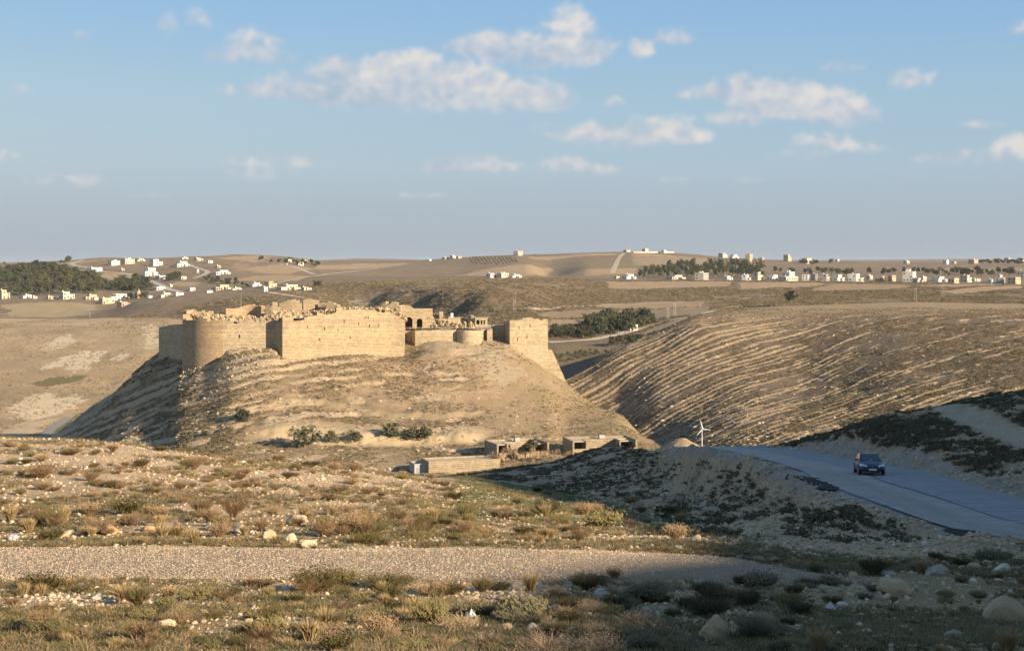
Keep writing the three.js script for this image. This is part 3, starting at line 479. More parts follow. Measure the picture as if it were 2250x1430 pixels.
// the hill to the right of and behind the viewpoint, whose shade lies over the near ground
{
  const tanE = Math.tan(SUN_EL), crest = pchip([-200, -60, 4, 12, 23, 29, 34, 39, 53, 68, 84, 110, 147, 187, 202, 218, 236, 253, 276], [26, 27, 28, 29.2, 30.4, 30.4, 30.1, 30.2, 30.8, 32.2, 35, 38, 41, 45.5, 47.5, 46, 28, 2, -30]);
  const S = even(-200, 292, 150), T = even(46, 330, 90), pos = [], c = [], idx = [], uv = [], cs = Math.cos(SUN_AZ), sn = Math.sin(SUN_AZ);
  for (const t of T) for (const s of S) {
    const x = s * cs + t * sn, z = -s * sn + t * cs, k = crest(s), y = k - 0.5 * Math.max(0, Math.abs(t - 100) - 6) * (t < 100 ? 1 : 0.4) + (Math.abs(t - 100) > 9 ? 0.4 * fb(x / 9, z / 9, 3) : 0.75 * fb(s / 2.6, 4, 4));
    pos.push(x, y, z); uv.push(x, -z); const n = 0.75 + 0.5 * fbm(x / 3, z / 3, 3); c.push(0.36 * n, 0.285 * n, 0.185 * n);
  }
  for (let j = 0; j < T.length - 1; j++) for (let i = 0; i < S.length - 1; i++) { const a = j * S.length + i, b = a + 1, e = a + S.length, f = e + 1; idx.push(a, f, b, a, e, f); }
  const g = new THREE.BufferGeometry(); g.setAttribute('position', new THREE.Float32BufferAttribute(pos, 3)); g.setAttribute('uv', new THREE.Float32BufferAttribute(uv, 2)); g.setAttribute('color', new THREE.Float32BufferAttribute(c, 3)); g.setIndex(idx); g.computeVertexNormals();
  struct('hill', g, earth(0.5, 0.2));
}
// paved road
function ribbon(name, n, at, m, cross = 10) {      // at(k in 0..1, side in -1..1) -> [x, y, z]
  const pos = [], uv = [], idx = [];
  for (let j = 0; j <= n; j++) for (let i = 0; i <= cross; i++) { const p = at(j / n, i / cross * 2 - 1); pos.push(...p); uv.push(p[0], -p[2]); }
  for (let j = 0; j < n; j++) for (let i = 0; i < cross; i++) { const a = j * (cross + 1) + i, b = a + 1, e = a + cross + 1, f = e + 1; idx.push(a, b, f, a, f, e); }
  const g = new THREE.BufferGeometry(); g.setAttribute('position', new THREE.Float32BufferAttribute(pos, 3)); g.setAttribute('uv', new THREE.Float32BufferAttribute(uv, 2)); g.setIndex(idx); g.computeVertexNormals();
  return struct(name, g, m);
}
const asphaltMap = tex(1024, (i, j) => { const a = tfbm(i / 4, j / 4, 256, 3), b = tfbm(i / 128 + 2, j / 32, 8, 4), q = tfbm(i / 10 + 7, j / 300, 103, 2), v = 150 + 70 * (a - 0.5) + 90 * (b - 0.5) + 40 * (q - 0.5); return [v, v, v * 1.01]; }, false, 16);
const asphalt = std(col(0.44, 0.455, 0.49), 0.82, { map: asphaltMap, bumpMap: pebbleBump, bumpScale: 0.012 });
ribbon('road', 420, (k, s) => { const d = 42 * Math.pow(260 / 42, k), edge = ROAD_HALF + 0.6 * fb(d / 4, s > 0 ? 3 : 8, 4); return [roadX(d) + s * edge, roadY(d) + 0.06 - 0.02 * s * s - 0.1 * Math.abs(s) ** 30, -d]; }, asphalt, 14);
const tar = std(col(0.016, 0.016, 0.017), 1, { bumpMap: pebbleBump, bumpScale: 0.03 });
for (const [d0, d1, x0, w] of [[84, 96, 19.2, 1.2], [57, 65, 20.3, 1.3]]) {
  const o = ribbon('asphalt_patch', 30, (k, s) => { const d = lerp(d0, d1, k), ww = w * Math.sin(Math.PI * clamp(k, 0.02, 0.98)) ** 0.5 * (0.85 + 0.4 * fb(d, s > 0 ? 1 : 5, 2)), x = x0 + s * ww; return [x, Math.max(roadY(d) + 0.085, hF(x, d) + 0.04), -d]; }, tar, 6);
  o.userData = { label: d0 > 70 ? 'fresh black tar patch on the road shoulder beside the car' : 'fresh black tar patch on the road edge behind the rubble bank', category: 'tar patch' };
}
// cold joint where an older layer ends, and the worn paler inner lane
ribbon('worn_lane', 120, (k, s) => { const d = 46 * Math.pow(190 / 46, k), c = roadX(d) - 2.35 + 0.25 * fb(d / 11, 2, 2); return [c + s * (2.0 + 0.12 * fb(d / 3, s > 0 ? 1 : 6, 3)), roadY(d) + 0.068, -d]; }, std(col(0.68, 0.655, 0.60), 0.9, { map: asphaltMap, bumpMap: pebbleBump, bumpScale: 0.02 }), 8);
// dark seam between the two layers
ribbon('tar_seam', 200, (k, s) => { const d = 56 * Math.pow(118 / 56, k), c = roadX(d) - 0.25 + 0.3 * fb(d / 9, 2, 3); return [c + s * (0.05 + 0.05 * fb(d / 2, 5, 2)) * Math.sin(Math.PI * clamp(k, 0.02, 0.98)), roadY(d) + 0.076, -d]; }, std(col(0.06, 0.06, 0.065), 1), 2);
// gravel track across the foreground
ribbon('gravel_track', 420, (k, s) => { const x = lerp(-19, 9.8, k), c = 37 - 1.6 * sstep(2, 12, x) + 0.35 * Math.sin(x * 0.22), w = (3.0 - 0.6 * sstep(4, 14, x)) * (1 - 0.95 * sstep(5.5, 9.8, x)), d = c + s * (w + 0.3 * fb(x / 1.1, s > 0 ? 4 : 9, 3)); return [x, hF(x, d) + 0.03 - 0.05 * Math.abs(s) ** 8, -d]; }, std(col(0.65, 0.515, 0.37), 1, { map: pebbles, bumpMap: pebbleBump, bumpScale: 0.05 }), 26);

// roads far off, laid on the land
const dirt = std(col(0.40, 0.33, 0.24), 1), paleRoad = std(col(0.42, 0.37, 0.29), 1);
function drape(name, pts, w, m, which = [SB], lift = 0.25) {
  const p = pts.map(([u, v]) => hit(u, v, which, which[0].d0)).filter(Boolean).map((h) => new THREE.Vector3(h[0], 0, h[2]));
  const curve = new THREE.CatmullRomCurve3(p, false, 'centripetal'), n = Math.max(20, Math.round(curve.getLength() / 6));
  return ribbon(name, n, (k, s) => { const q = curve.getPointAt(k), t = curve.getTangentAt(k), l = Math.hypot(t.x, t.z), x = q.x - t.z / l * s * w / 2, z = q.z + t.x / l * s * w / 2; return [x, ground(x, -z, which) + lift, z]; }, m, 2);
}
drape('track', [[182, 571], [160, 578], [158, 582], [190, 588], [225, 597], [270, 601], [315, 612], [345, 624], [372, 636], [400, 642]], 7, paleRoad);
drape('track', [[585, 642], [620, 647], [660, 653], [700, 660], [735, 668]], 7, paleRoad);
drape('track', [[600, 625], [640, 615], [690, 607], [760, 598], [830, 590]], 6, dirt);
drape('track', [[585, 575], [620, 581], [655, 590], [690, 603]], 6, paleRoad);
drape('track', [[410, 580], [430, 588], [455, 597], [440, 607], [425, 612]], 6, paleRoad);
drape('track', [[1206, 753], [1270, 749], [1330, 741], [1390, 727], [1440, 712], [1500, 699], [1560, 686], [1620, 672]], 6, paleRoad);
drape('track', [[1160, 678], [1250, 674], [1340, 671], [1450, 667], [1560, 664], [1650, 654], [1710, 648]], 5, dirt);
drape('track', [[1345, 601], [1362, 565], [1372, 556]], 7, dirt);
drape('track', [[1205, 723], [1250, 721]], 4, paleRoad);
drape('track', [[1625, 634], [1616, 619]], 5, std(col(0.16, 0.13, 0.09), 1));
drape('track', [[1780, 634], [1830, 622]], 5, std(col(0.16, 0.13, 0.09), 1));
drape('track', [[86, 968], [105, 950], [125, 935], [150, 918]], 5, std(col(0.20, 0.19, 0.17), 0.95), [SL, SC], 0.3);

// ---------------------------------------------------------------- stones, shrubs, trees
function rockGeo(seed, detail = 2, flat = 0.75, cut = 0.3) {
  const r = rng(seed), g = new THREE.IcosahedronGeometry(1, detail), p = g.attributes.position, v = new THREE.Vector3(), planes = [];
  for (let k = 0; k < 9; k++) planes.push([new THREE.Vector3(r() - 0.5, r() - 0.5, r() - 0.5).normalize(), 0.62 + r() * cut]);
  for (let k = 0; k < p.count; k++) {
    v.fromBufferAttribute(p, k); const n = 1 + 0.3 * (fbm(v.x * 1.7 + seed, v.y * 1.7 + v.z * 1.3, 3) - 0.5) + 0.16 * (fbm(v.z * 5 + seed, v.x * 5 + v.y * 4, 2) - 0.5);
    v.multiplyScalar(n); for (const [q, h] of planes) { const e = v.dot(q) - h; if (e > 0) v.addScaledVector(q, -e * 0.88); }
    p.setXYZ(k, v.x, v.y * flat, v.z);
  }
  const tone = []; for (let k = 0; k < p.count; k++) { const t = 0.72 + 0.56 * fbm(p.getX(k) * 3 + seed, p.getY(k) * 3 + p.getZ(k) * 2.6, 4); tone.push(t, t * (0.97 + 0.05 * fbm(p.getX(k) * 2, p.getZ(k) * 2 + seed, 2)), t * 0.97); } g.setAttribute('color', new THREE.Float32BufferAttribute(tone, 3));
  g.computeVertexNormals(); g.deleteAttribute('uv'); g.setAttribute('uv', new THREE.Float32BufferAttribute(Array.from({ length: p.count * 2 }, (_, k) => (k % 2 ? p.getY(k >> 1) + p.getZ(k >> 1) : p.getX(k >> 1) - p.getZ(k >> 1) * 0.5)), 2));
  return g;
}
const rockMat = (r, g, b) => { const m = std(col(r, g, b), 0.95, { vertexColors: true }); return m; };
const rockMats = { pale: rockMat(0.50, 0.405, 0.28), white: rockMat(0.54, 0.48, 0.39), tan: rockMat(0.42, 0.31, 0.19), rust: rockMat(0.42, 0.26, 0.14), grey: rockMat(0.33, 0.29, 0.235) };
const rocks = Array.from({ length: 7 }, (_, k) => rockGeo(11 + k * 5, 3, 0.7 + 0.12 * (k % 3)));
function putRock(u, v, w, kind, label, group, shape = 0, h = 1, turn = 0, name = 'rock') {
  const p = hit(u, v, [SF]); if (!p) return;
  const s = w / FL * -p[2] / 2, o = part(name, rocks[shape % rocks.length], rockMats[kind]);
  o.scale.set(s, s * h, s * 0.85); o.rotation.y = turn || shape * 1.7 + u; o.position.set(p[0], p[1] + s * h * 0.32, p[2]); tag(o, label, 'rock', group); add(o, name); return o;
}
// stones one can point to
for (const q of [
  [1966, 1306, 84, 'tan', 'large pointed tan boulder jutting up alone in the shaded rubble', 3, 1.05, 0.4], [2205, 1368, 118, 'tan', 'broad brown boulder with a white stone leaning against it', 2, 0.8, 0.9], [2232, 1362, 66, 'white', 'white stone leaning on the broad brown boulder', 4, 1.0, 0.3],
  [2206, 1258, 40, 'white', 'squarish white stone standing on the rubble bank', 1, 0.95, 0.2], [2034, 1200, 26, 'white', 'white stone on the crest of the rubble bank below the road', 2, 0.8, 1.4], [1568, 1405, 74, 'tan', 'upright tan stone half buried among dry twigs', 5, 1.2, 0.6],
  [650, 1150, 52, 'pale', 'pointed pale stone, largest of the row past the track', 3, 0.95, 2.2], [463, 1164, 30, 'pale', 'rounded tan stone in the grass past the track', 0, 0.8, 0.1], [527, 1170, 30, 'white', 'speckled white stone beside the rounded stones past the track', 1, 1.1, 0.7],
  [590, 1184, 36, 'tan', 'round brown stone lying in its shadow past the track', 2, 0.95, 1.1], [640, 1190, 34, 'pale', 'pale rounded stone next to the tan one at the track edge', 4, 0.95, 0.5], [676, 1202, 44, 'pale', 'tan rounded stone at the very edge of the track', 0, 0.8, 0.9],
  [500, 1190, 24, 'tan', 'small flat brown stone in the grass past the track', 6, 0.6, 0.4], [237, 1172, 48, 'rust', 'low rust coloured stone past the track', 5, 0.7, 0.2], [325, 1165, 36, 'rust', 'rough reddish stone under a dry shrub past the track', 3, 0.8, 1.8], [148, 1174, 34, 'pale', 'flat pale stone beside a shrub past the track', 6, 0.6, 0.8],
  [212, 1316, 28, 'white', 'white stone among weeds on the near side of the track', 1, 0.9, 0.5], [365, 1378, 42, 'pale', 'pale angular stone lying in a cluster of small stones in the weeds', 2, 0.7, 0.5], [440, 1318, 36, 'pale', 'long flat stone on the near side of the track', 6, 0.55, 0.2], [555, 1342, 34, 'pale', 'small rosy stone among olive weeds', 5, 0.6, 1.2],
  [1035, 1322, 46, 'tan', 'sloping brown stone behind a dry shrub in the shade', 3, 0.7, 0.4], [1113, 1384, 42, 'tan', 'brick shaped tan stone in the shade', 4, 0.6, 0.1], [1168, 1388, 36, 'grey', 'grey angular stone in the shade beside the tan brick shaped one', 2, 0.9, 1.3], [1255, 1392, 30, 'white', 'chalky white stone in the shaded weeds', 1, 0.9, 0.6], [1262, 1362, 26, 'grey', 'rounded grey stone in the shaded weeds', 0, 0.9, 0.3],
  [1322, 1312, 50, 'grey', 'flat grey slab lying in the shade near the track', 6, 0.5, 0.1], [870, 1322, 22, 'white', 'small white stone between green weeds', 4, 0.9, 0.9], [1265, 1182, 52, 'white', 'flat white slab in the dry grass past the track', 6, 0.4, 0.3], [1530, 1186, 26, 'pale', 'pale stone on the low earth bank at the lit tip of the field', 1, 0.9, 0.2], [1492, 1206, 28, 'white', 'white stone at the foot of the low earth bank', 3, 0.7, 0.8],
  [1545, 1098, 26, 'grey', 'grey boulder at the foot of the road embankment', 0, 0.8, 0.5], [1562, 1128, 44, 'grey', 'broad grey boulder at the foot of the road embankment', 2, 0.6, 0.2], [1382, 1046, 14, 'white', 'small white rock on the dark scrubby mound', 1, 0.9, 0.1], [1346, 1032, 14, 'grey', 'small grey rock on the dark scrubby mound', 4, 0.9, 0.1],
  [1680, 1292, 70, 'grey', 'long low boulder half sunk beside a dark shrub', 6, 0.5, 0.4], [2060, 1262, 60, 'grey', 'grey slab tilted on the rubble bank', 5, 0.6, 0.9], [2140, 1250, 34, 'tan', 'tan boulder among gravel on the rubble bank', 0, 0.9, 0.2], [1950, 1262, 40, 'grey', 'small grey slab above the pointed boulder', 3, 0.5, 0.2],
  [1300, 1012, 0, 'grey', '', 0, 1, 0], [2160, 1310, 36, 'grey', 'flat pale stone in the shaded grass of the rubble bank', 6, 0.5, 0.7], [2095, 1405, 50, 'grey', 'rough grey stone in the gravel at the rubble foot', 2, 0.7, 0.6], [1905, 1395, 36, 'white', 'bluish white stone beside a dry grass tuft', 1, 0.7, 0.6], [1990, 1385, 40, 'tan', 'brown stone in the gravel at the rubble foot', 3, 0.7, 0.9],
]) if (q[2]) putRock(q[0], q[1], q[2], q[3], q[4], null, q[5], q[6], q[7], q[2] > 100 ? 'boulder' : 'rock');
// more of the same
{
  const r = rng(5), zones = [
    [70, 0, 900, 1010, 1150, 'pale stone scattered in the sunlit field beyond the track', 'stones in the sunlit field', ['pale', 'white', 'tan'], 8, 18],
    [30, 900, 1500, 1080, 1200, 'pale stone in the dry grass where sun meets shade', 'stones at the shaded end of the field', ['pale', 'white', 'tan'], 9, 18],
    [60, 0, 1000, 1285, 1428, 'small pale stone among the weeds before the track', 'stones among the near weeds', ['pale', 'tan', 'white'], 12, 26],
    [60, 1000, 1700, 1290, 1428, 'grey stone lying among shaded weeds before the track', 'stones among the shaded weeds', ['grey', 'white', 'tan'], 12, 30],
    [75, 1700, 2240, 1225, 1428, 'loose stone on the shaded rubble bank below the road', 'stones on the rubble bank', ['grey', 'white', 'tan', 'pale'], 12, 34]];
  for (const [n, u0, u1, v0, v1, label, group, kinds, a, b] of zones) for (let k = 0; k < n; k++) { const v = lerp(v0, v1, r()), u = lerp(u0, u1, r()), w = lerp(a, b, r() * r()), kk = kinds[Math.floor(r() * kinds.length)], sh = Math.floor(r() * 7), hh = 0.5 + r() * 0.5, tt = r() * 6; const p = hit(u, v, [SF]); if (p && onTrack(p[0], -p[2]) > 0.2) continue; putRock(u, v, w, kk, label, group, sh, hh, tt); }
}
// pebbles and broken stone nobody could count
function scatter(name, geo, mat, n, seed, place, kindLabel) {
  const im = new THREE.InstancedMesh(geo, mat, n), M = new THREE.Matrix4(), Q = new THREE.Quaternion(), E = new THREE.Euler(), S = new THREE.Vector3(), T = new THREE.Vector3(), C = new THREE.Color(), r = rng(seed); let k = 0, tries = 0;
  while (k < n && tries++ < n * 12) {
    const p = place(r); if (!p) continue;
    E.set((r() - 0.5) * (p.tip ?? 0.3), r() * 6.283, (r() - 0.5) * (p.tip ?? 0.3)); Q.setFromEuler(E); T.set(...p.at); S.set(...p.size); M.compose(T, Q, S); im.setMatrixAt(k, M); C.setRGB(...p.color); im.setColorAt(k, C); k++;
  }
  im.count = k; im.name = numbered(name); im.userData = { kind: 'stuff', label: kindLabel, category: name.replace(/_/g, ' ') }; im.castShadow = im.receiveShadow = true; scene.add(im); return im;
}
const chip = rockGeo(3, 0, 0.7), chipMat = std(col(1, 1, 1), 0.95);
const tint = (c, r, s = 0.35) => { const k = 1 - s / 2 + s * r(); return [c[0] * k, c[1] * k, c[2] * k]; };
scatter('gravel', rockGeo(8, 1, 0.7), chipMat, 46000, 21, (r) => {
  const d = 14 * Math.pow(200 / 14, r()), u = -60 + r() * 2370, x = xOf(u, d); if (d > 105 && (x < 6 || x > 36)) return null; if (Math.abs(x - roadX(d)) < ROAD_HALF + 0.3 && d > 40) return null;
  const em = sstep(5, 10, x) * sstep(40, 46, d), t = x < 14 ? onTrack(x, d) : 0; if (t > 0.3) return null;
  if (r() > 0.25 + 0.5 * fbm(x / 3, d / 3, 2) + em) return null;
  const s = (0.014 + 0.045 * r() ** 3) * (0.7 + d / 75) * (1 + 0.5 * em); return { at: [x, hF(x, d) + s * 0.3, -d], size: [s, s * (0.6 + 0.4 * r()), s * (0.7 + 0.5 * r())], color: tint(r() < 0.10 ? [0.58, 0.48, 0.36] : [0.48, 0.365, 0.235], r), tip: 1.5 };
}, 'small broken limestone scattered over the near ground');
scatter('crushed_stone', chip, chipMat, 45000, 22, (r) => {
  const x = -17 + r() * 30, c = 37 - 1.6 * sstep(2, 12, x) + 0.35 * Math.sin(x * 0.22), d = c + (r() - 0.5) * 6.4; if (onTrack(x, d) < 0.4) return null;
  const s = 0.009 + 0.016 * r() * r(); return { at: [x, hF(x, d) + 0.03 + s * 0.2, -d], size: [s * 1.2, s * 0.8, s], color: tint(r() < 0.3 ? [0.58, 0.5, 0.4] : [0.45, 0.345, 0.235], r, 0.5), tip: 2 };
}, 'crushed stone lying on the gravel track');

// low growth: fans of thin blades
function tuftGeo(seed, n, spread, w, tipUp = 0.8, branch = 0) {
  const r = rng(seed), m = new MB();
  for (let k = 0; k < n; k++) {
    const a = r() * 6.283, lean = spread * Math.sqrt(r()), L = 0.65 + 0.35 * r(), bx = Math.cos(a) * 0.16 * r(), bz = Math.sin(a) * 0.16 * r();
    const mx = bx + Math.cos(a) * lean * 0.45 * L, mz = bz + Math.sin(a) * lean * 0.45 * L, my = tipUp * 0.6 * L * (1 - lean * 0.25), ex = bx + Math.cos(a) * lean * L, ez = bz + Math.sin(a) * lean * L, ey = tipUp * L * (1 - lean * 0.45);
    const t = r() * 6.283, wx = Math.cos(t) * w, wz = Math.sin(t) * w;
    m.tri([bx - wx, 0, bz - wz], [bx + wx, 0, bz + wz], [mx, my, mz]); m.tri([mx - wx * 0.9, my, mz - wz * 0.9], [mx + wx * 0.9, my, mz + wz * 0.9], [ex, ey, ez]); m.tri([bx - wx, 0, bz - wz], [mx - wx * 0.9, my, mz - wz * 0.9], [mx + wx * 0.9, my, mz + wz * 0.9]);
    for (let b = 0; b < branch; b++) { const q = 0.35 + 0.6 * r(), sx = lerp(bx, ex, q), sy = ey * q * 1.05, sz = lerp(bz, ez, q), aa = a + (r() - 0.5) * 2.6, l = (0.14 + 0.16 * r()), px = sx + Math.cos(aa) * l, py = sy + l * (0.3 + 0.6 * r()), pz = sz + Math.sin(aa) * l; m.tri([sx - wx * 0.7, sy, sz - wz * 0.7], [sx + wx * 0.7, sy, sz + wz * 0.7], [px, py, pz]); if (branch > 1) { const s = w * 2.2; m.tri([px - s, py, pz], [px + s * 0.6, py + s, pz + s], [px, py - s * 0.4, pz - s]); } }
  }
  return m.geo();
}
const leafy = (r, g, b) => new THREE.MeshPhysicalMaterial({ color: col(r, g, b), roughness: 1, side: THREE.DoubleSide, transmission: 0.0 });
const leafWhite = new THREE.MeshStandardMaterial({ color: col(1, 1, 1), roughness: 1, side: THREE.DoubleSide });
scatter('grass', tuftGeo(31, 16, 0.9, 0.03, 0.9), leafWhite, 42000, 31, (r) => {
  const d = 13 * Math.pow(110 / 13, r()), u = -60 + r() * 2370, x = xOf(u, d), e = Math.abs(x - roadX(d)); if (e < ROAD_HALF + 1.2 && d > 40) return null; if (x < 14 && onTrack(x, d) > 0.25) return null;
  const em = sstep(6, 12, x) * sstep(42, 50, d); const dens = fbm(x / 4 + 50, d / 4, 3) + (d < 47 ? 0.08 : -0.05) - em * 0.2; if (dens < 0.38 + 0.2 * r()) return null;
  const s = (0.10 + 0.16 * r() * r()) * (0.8 + d / 90), c = r() < 0.34 ? [0.125, 0.118, 0.045] : r() < 0.6 ? [0.24, 0.172, 0.09] : [0.175, 0.14, 0.062]; return { at: [x, hF(x, d) - 0.01, -d], size: [s * 1.3, s, s * 1.3], color: tint(c, r, 0.5), tip: 0.3 };
}, 'short green and yellow grass in patches over the near ground');
scatter('grass', tuftGeo(37, 12, 1.0, 0.045, 0.6), leafWhite, 9000, 33, (r) => {     // the shaded green field
  const u = 1000 + r() * 520, d = 62 + r() * 115, x = xOf(u, d); if (x > 11) return null; if (fbm(x / 5, d / 5, 2) < 0.35) return null;
  const s = 0.16 + 0.2 * r(); return { at: [x, hF(x, d) - 0.01, -d], size: [s * 1.6, s * 0.8, s * 1.6], color: tint([0.115, 0.135, 0.05], r, 0.4), tip: 0.2 };
}, 'green grass of the shaded field below the mound');

// shrubs, each a thing of its own: woody base and twigs
const shrubKinds = {
  dry: { stem: std(col(0.20, 0.14, 0.09), 1), leaf: leafy(0.27, 0.185, 0.10), geos: [tuftGeo(41, 315, 1.05, 0.019, 0.85, 2), tuftGeo(42, 285, 1.15, 0.019, 0.75, 2), tuftGeo(43, 345, 0.95, 0.017, 0.95, 2)] },
  olive: { stem: std(col(0.16, 0.12, 0.07), 1), leaf: leafy(0.17, 0.14, 0.055), geos: [tuftGeo(44, 360, 1.0, 0.024, 0.85, 2), tuftGeo(45, 330, 1.15, 0.024, 0.7, 2)] },
  straw: { stem: std(col(0.22, 0.17, 0.1), 1), leaf: leafy(0.36, 0.265, 0.13), geos: [tuftGeo(46, 323, 0.75, 0.016, 1.05), tuftGeo(47, 289, 0.85, 0.016, 1.0)] },
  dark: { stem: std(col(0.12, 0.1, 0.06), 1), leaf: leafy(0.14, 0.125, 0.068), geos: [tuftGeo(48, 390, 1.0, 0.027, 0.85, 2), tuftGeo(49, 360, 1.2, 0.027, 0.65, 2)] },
  twiggy: { stem: std(col(0.2, 0.15, 0.1), 1), leaf: leafy(0.37, 0.265, 0.16), geos: [tuftGeo(50, 165, 1.25, 0.013, 0.8, 3), tuftGeo(51, 180, 1.1, 0.013, 0.9, 3)] },
};
const stemGeo = (() => { const m = new MB(), r = rng(9); for (let k = 0; k < 9; k++) { const a = r() * 6.283; m.bar([0, -0.08, 0], [Math.cos(a) * 0.35 * r(), 0.3 + 0.2 * r(), Math.sin(a) * 0.35 * r()], 0.02, 0.008, 4); } return m.geo(); })();
for (const [k, s] of Object.entries(shrubKinds)) s.protos = s.geos.map((g) => { const o = new THREE.Group(); o.name = 'shrub'; part('stem', stemGeo, s.stem, o); part('foliage', g, s.leaf, o); return o; });
function putShrub(u, v, w, h, kind, label, group, shape) {
  const p = hit(u, v, [SF]); if (!p) return; const k = shrubKinds[kind], pr = k.protos[shape % k.protos.length], o = pr.clone(), s = FL / -p[2];
  o.scale.set(w / s / 2.1, h / s / 0.9, w / s / 2.1); o.rotation.y = shape * 2.3 + u * 0.7; o.position.set(p[0], p[1] - 0.02, p[2]); tag(o, label, 'shrub', group); add(o, kind === 'dry' || kind === 'twiggy' ? 'dry_shrub' : kind === 'straw' ? 'straw_tuft' : 'green_shrub');
}
for (const q of [
  [700, 1302, 130, 66, 'olive', 'large olive brown shrub at the near edge of the track', 0], [850, 1290, 130, 46, 'olive', 'wide low olive shrub at the near edge of the track', 1], [945, 1310, 80, 44, 'dry', 'pinkish brown shrub beside the wide olive one at the track edge', 1], [1165, 1300, 84, 50, 'straw', 'straw topped shrub catching the last sun at the track', 0],
  [1060, 1300, 60, 40, 'olive', 'upright olive shrub between two straw coloured ones', 0], [1300, 1286, 96, 34, 'dark', 'dense dark green cushion shrub on the shaded track edge', 1], [1350, 1272, 50, 32, 'dry', 'feathery brown shrub behind the dark green cushion', 2], [1420, 1322, 120, 50, 'dark', 'broad dark shrub mass in the shaded weeds', 0], [1530, 1340, 110, 44, 'dark', 'broad dark shrub next to the flat boulder', 1],
  [680, 1410, 110, 66, 'straw', 'tall straw coloured tuft with grey twigs', 1], [575, 1416, 100, 56, 'dry', 'brown twiggy shrub beside the tall straw tuft', 2], [1010, 1390, 90, 60, 'twiggy', 'dry forked shrub with a white bag caught on it', 0], [1040, 1352, 80, 50, 'twiggy', 'round ball of dry twigs behind the white bag', 1], [1165, 1366, 70, 40, 'twiggy', 'small dry shrub in the shade', 0],
  [1390, 1378, 100, 46, 'twiggy', 'wide dry shrub lit along its top', 1], [1200, 1440, 180, 70, 'twiggy', 'wide tangle of dry branches along the near rim', 0], [1320, 1440, 120, 60, 'twiggy', 'dry branches beside the wide tangle on the near rim', 1], [1800, 1438, 100, 70, 'straw', 'fan of dry grass stems beside pale rubble', 0], [2215, 1440, 110, 80, 'straw', 'dry grass fan below the broad brown boulder', 1],
  [1920, 1262, 70, 40, 'dark', 'dark green shrub behind the pointed boulder', 0], [1775, 1290, 70, 36, 'dark', 'dark low shrub on the shaded bank', 1], [90, 1050, 80, 34, 'dry', 'clump of brown shrubs on the upper field', 0], [770, 1172, 70, 52, 'dry', 'tall brown shrub beside the row of rounded stones', 2], [118, 1160, 60, 34, 'dry', 'brown shrub with a pale bag beside it', 0], [110, 1188, 80, 38, 'olive', 'olive shrub beside the flat pale stone', 0],
]) putShrub(q[0], q[1], q[2], q[3], q[4], q[5], null, q[6]);
{
  const r = rng(61), zones = [
    [190, -20, 1000, 978, 1110, 'brown dry shrub on the upper sunlit field', 'shrubs of the upper field', ['dry', 'dry', 'olive', 'dry'], 22, 56, 0.5],
    [110, 0, 1500, 1128, 1196, 'brown shrub in the belt of shrubs just past the track', 'shrubs past the track', ['dry', 'dry', 'olive', 'straw'], 36, 92, 0.6],
    [110, 0, 1000, 1285, 1440, 'olive green weed clump before the track', 'weed clumps before the track', ['olive', 'olive', 'dry', 'straw'], 44, 115, 0.55],
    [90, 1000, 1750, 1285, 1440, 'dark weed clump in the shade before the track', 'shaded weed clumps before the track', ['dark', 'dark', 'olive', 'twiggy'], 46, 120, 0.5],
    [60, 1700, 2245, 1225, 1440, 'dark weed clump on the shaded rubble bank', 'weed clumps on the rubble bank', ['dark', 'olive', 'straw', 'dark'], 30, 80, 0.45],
    [36, 950, 1600, 1070, 1190, 'dull shrub at the rim of the shaded green field', 'shrubs of the shaded field', ['dry', 'dark', 'olive'], 26, 60, 0.5]];
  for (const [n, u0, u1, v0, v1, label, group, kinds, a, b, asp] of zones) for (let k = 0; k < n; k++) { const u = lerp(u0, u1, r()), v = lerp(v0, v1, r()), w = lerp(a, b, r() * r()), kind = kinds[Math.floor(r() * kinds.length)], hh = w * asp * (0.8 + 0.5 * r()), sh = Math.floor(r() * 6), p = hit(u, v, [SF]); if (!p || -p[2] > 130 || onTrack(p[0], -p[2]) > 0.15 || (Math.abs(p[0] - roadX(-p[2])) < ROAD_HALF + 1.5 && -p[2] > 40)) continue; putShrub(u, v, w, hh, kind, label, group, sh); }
}
// scrub on the hillsides, past counting
const bushGeo = (() => { const r = rng(71), m = new MB(); for (let k = 0; k < 26; k++) { const a = r() * 6.283, e = Math.acos(r() * 0.95), q = 0.55 + 0.45 * r(), x = Math.cos(a) * Math.sin(e) * q, y = Math.cos(e) * q * 0.8, z = Math.sin(a) * Math.sin(e) * q, s = 0.34; m.tri([x + (r() - 0.5) * s, y + (r() - 0.5) * s, z + (r() - 0.5) * s], [x + (r() - 0.5) * s * 2, y + (r() - 0.5) * s, z + (r() - 0.5) * s * 2], [x + (r() - 0.5) * s, y + r() * s, z + (r() - 0.5) * s]); m.tri([x * 0.2, 0, z * 0.2], [x + (r() - 0.5) * s * 1.6, y * 0.6, z + (r() - 0.5) * s * 1.6], [x, y, z]); } return m.geo(); })();
const scrubTone = (r, dry) => (r() < dry ? tint([0.25, 0.19, 0.11], r, 0.5) : tint([0.125, 0.105, 0.055], r, 0.5));
scatter('scrub', bushGeo, leafWhite, 26000, 81, (r) => {
  const u = 60 + r() * 1390, d = 372 + r() * 140, x = xOf(u, d), y = hC(x, d); if (hC.riser > 0.3 || hC.cliff > 0.25) return null; if (r() < hC.scree * 0.62) return null; if (fbm(x / 12, d / 12, 3) < 0.32 + 0.28 * r()) return null;
  const s = 0.22 + 0.5 * r() ** 2; return { at: [x, y - 0.05, -d], size: [s, s * 0.75, s], color: scrubTone(r, 0.5) };
}, 'low brown scrub dotted over the castle hill');
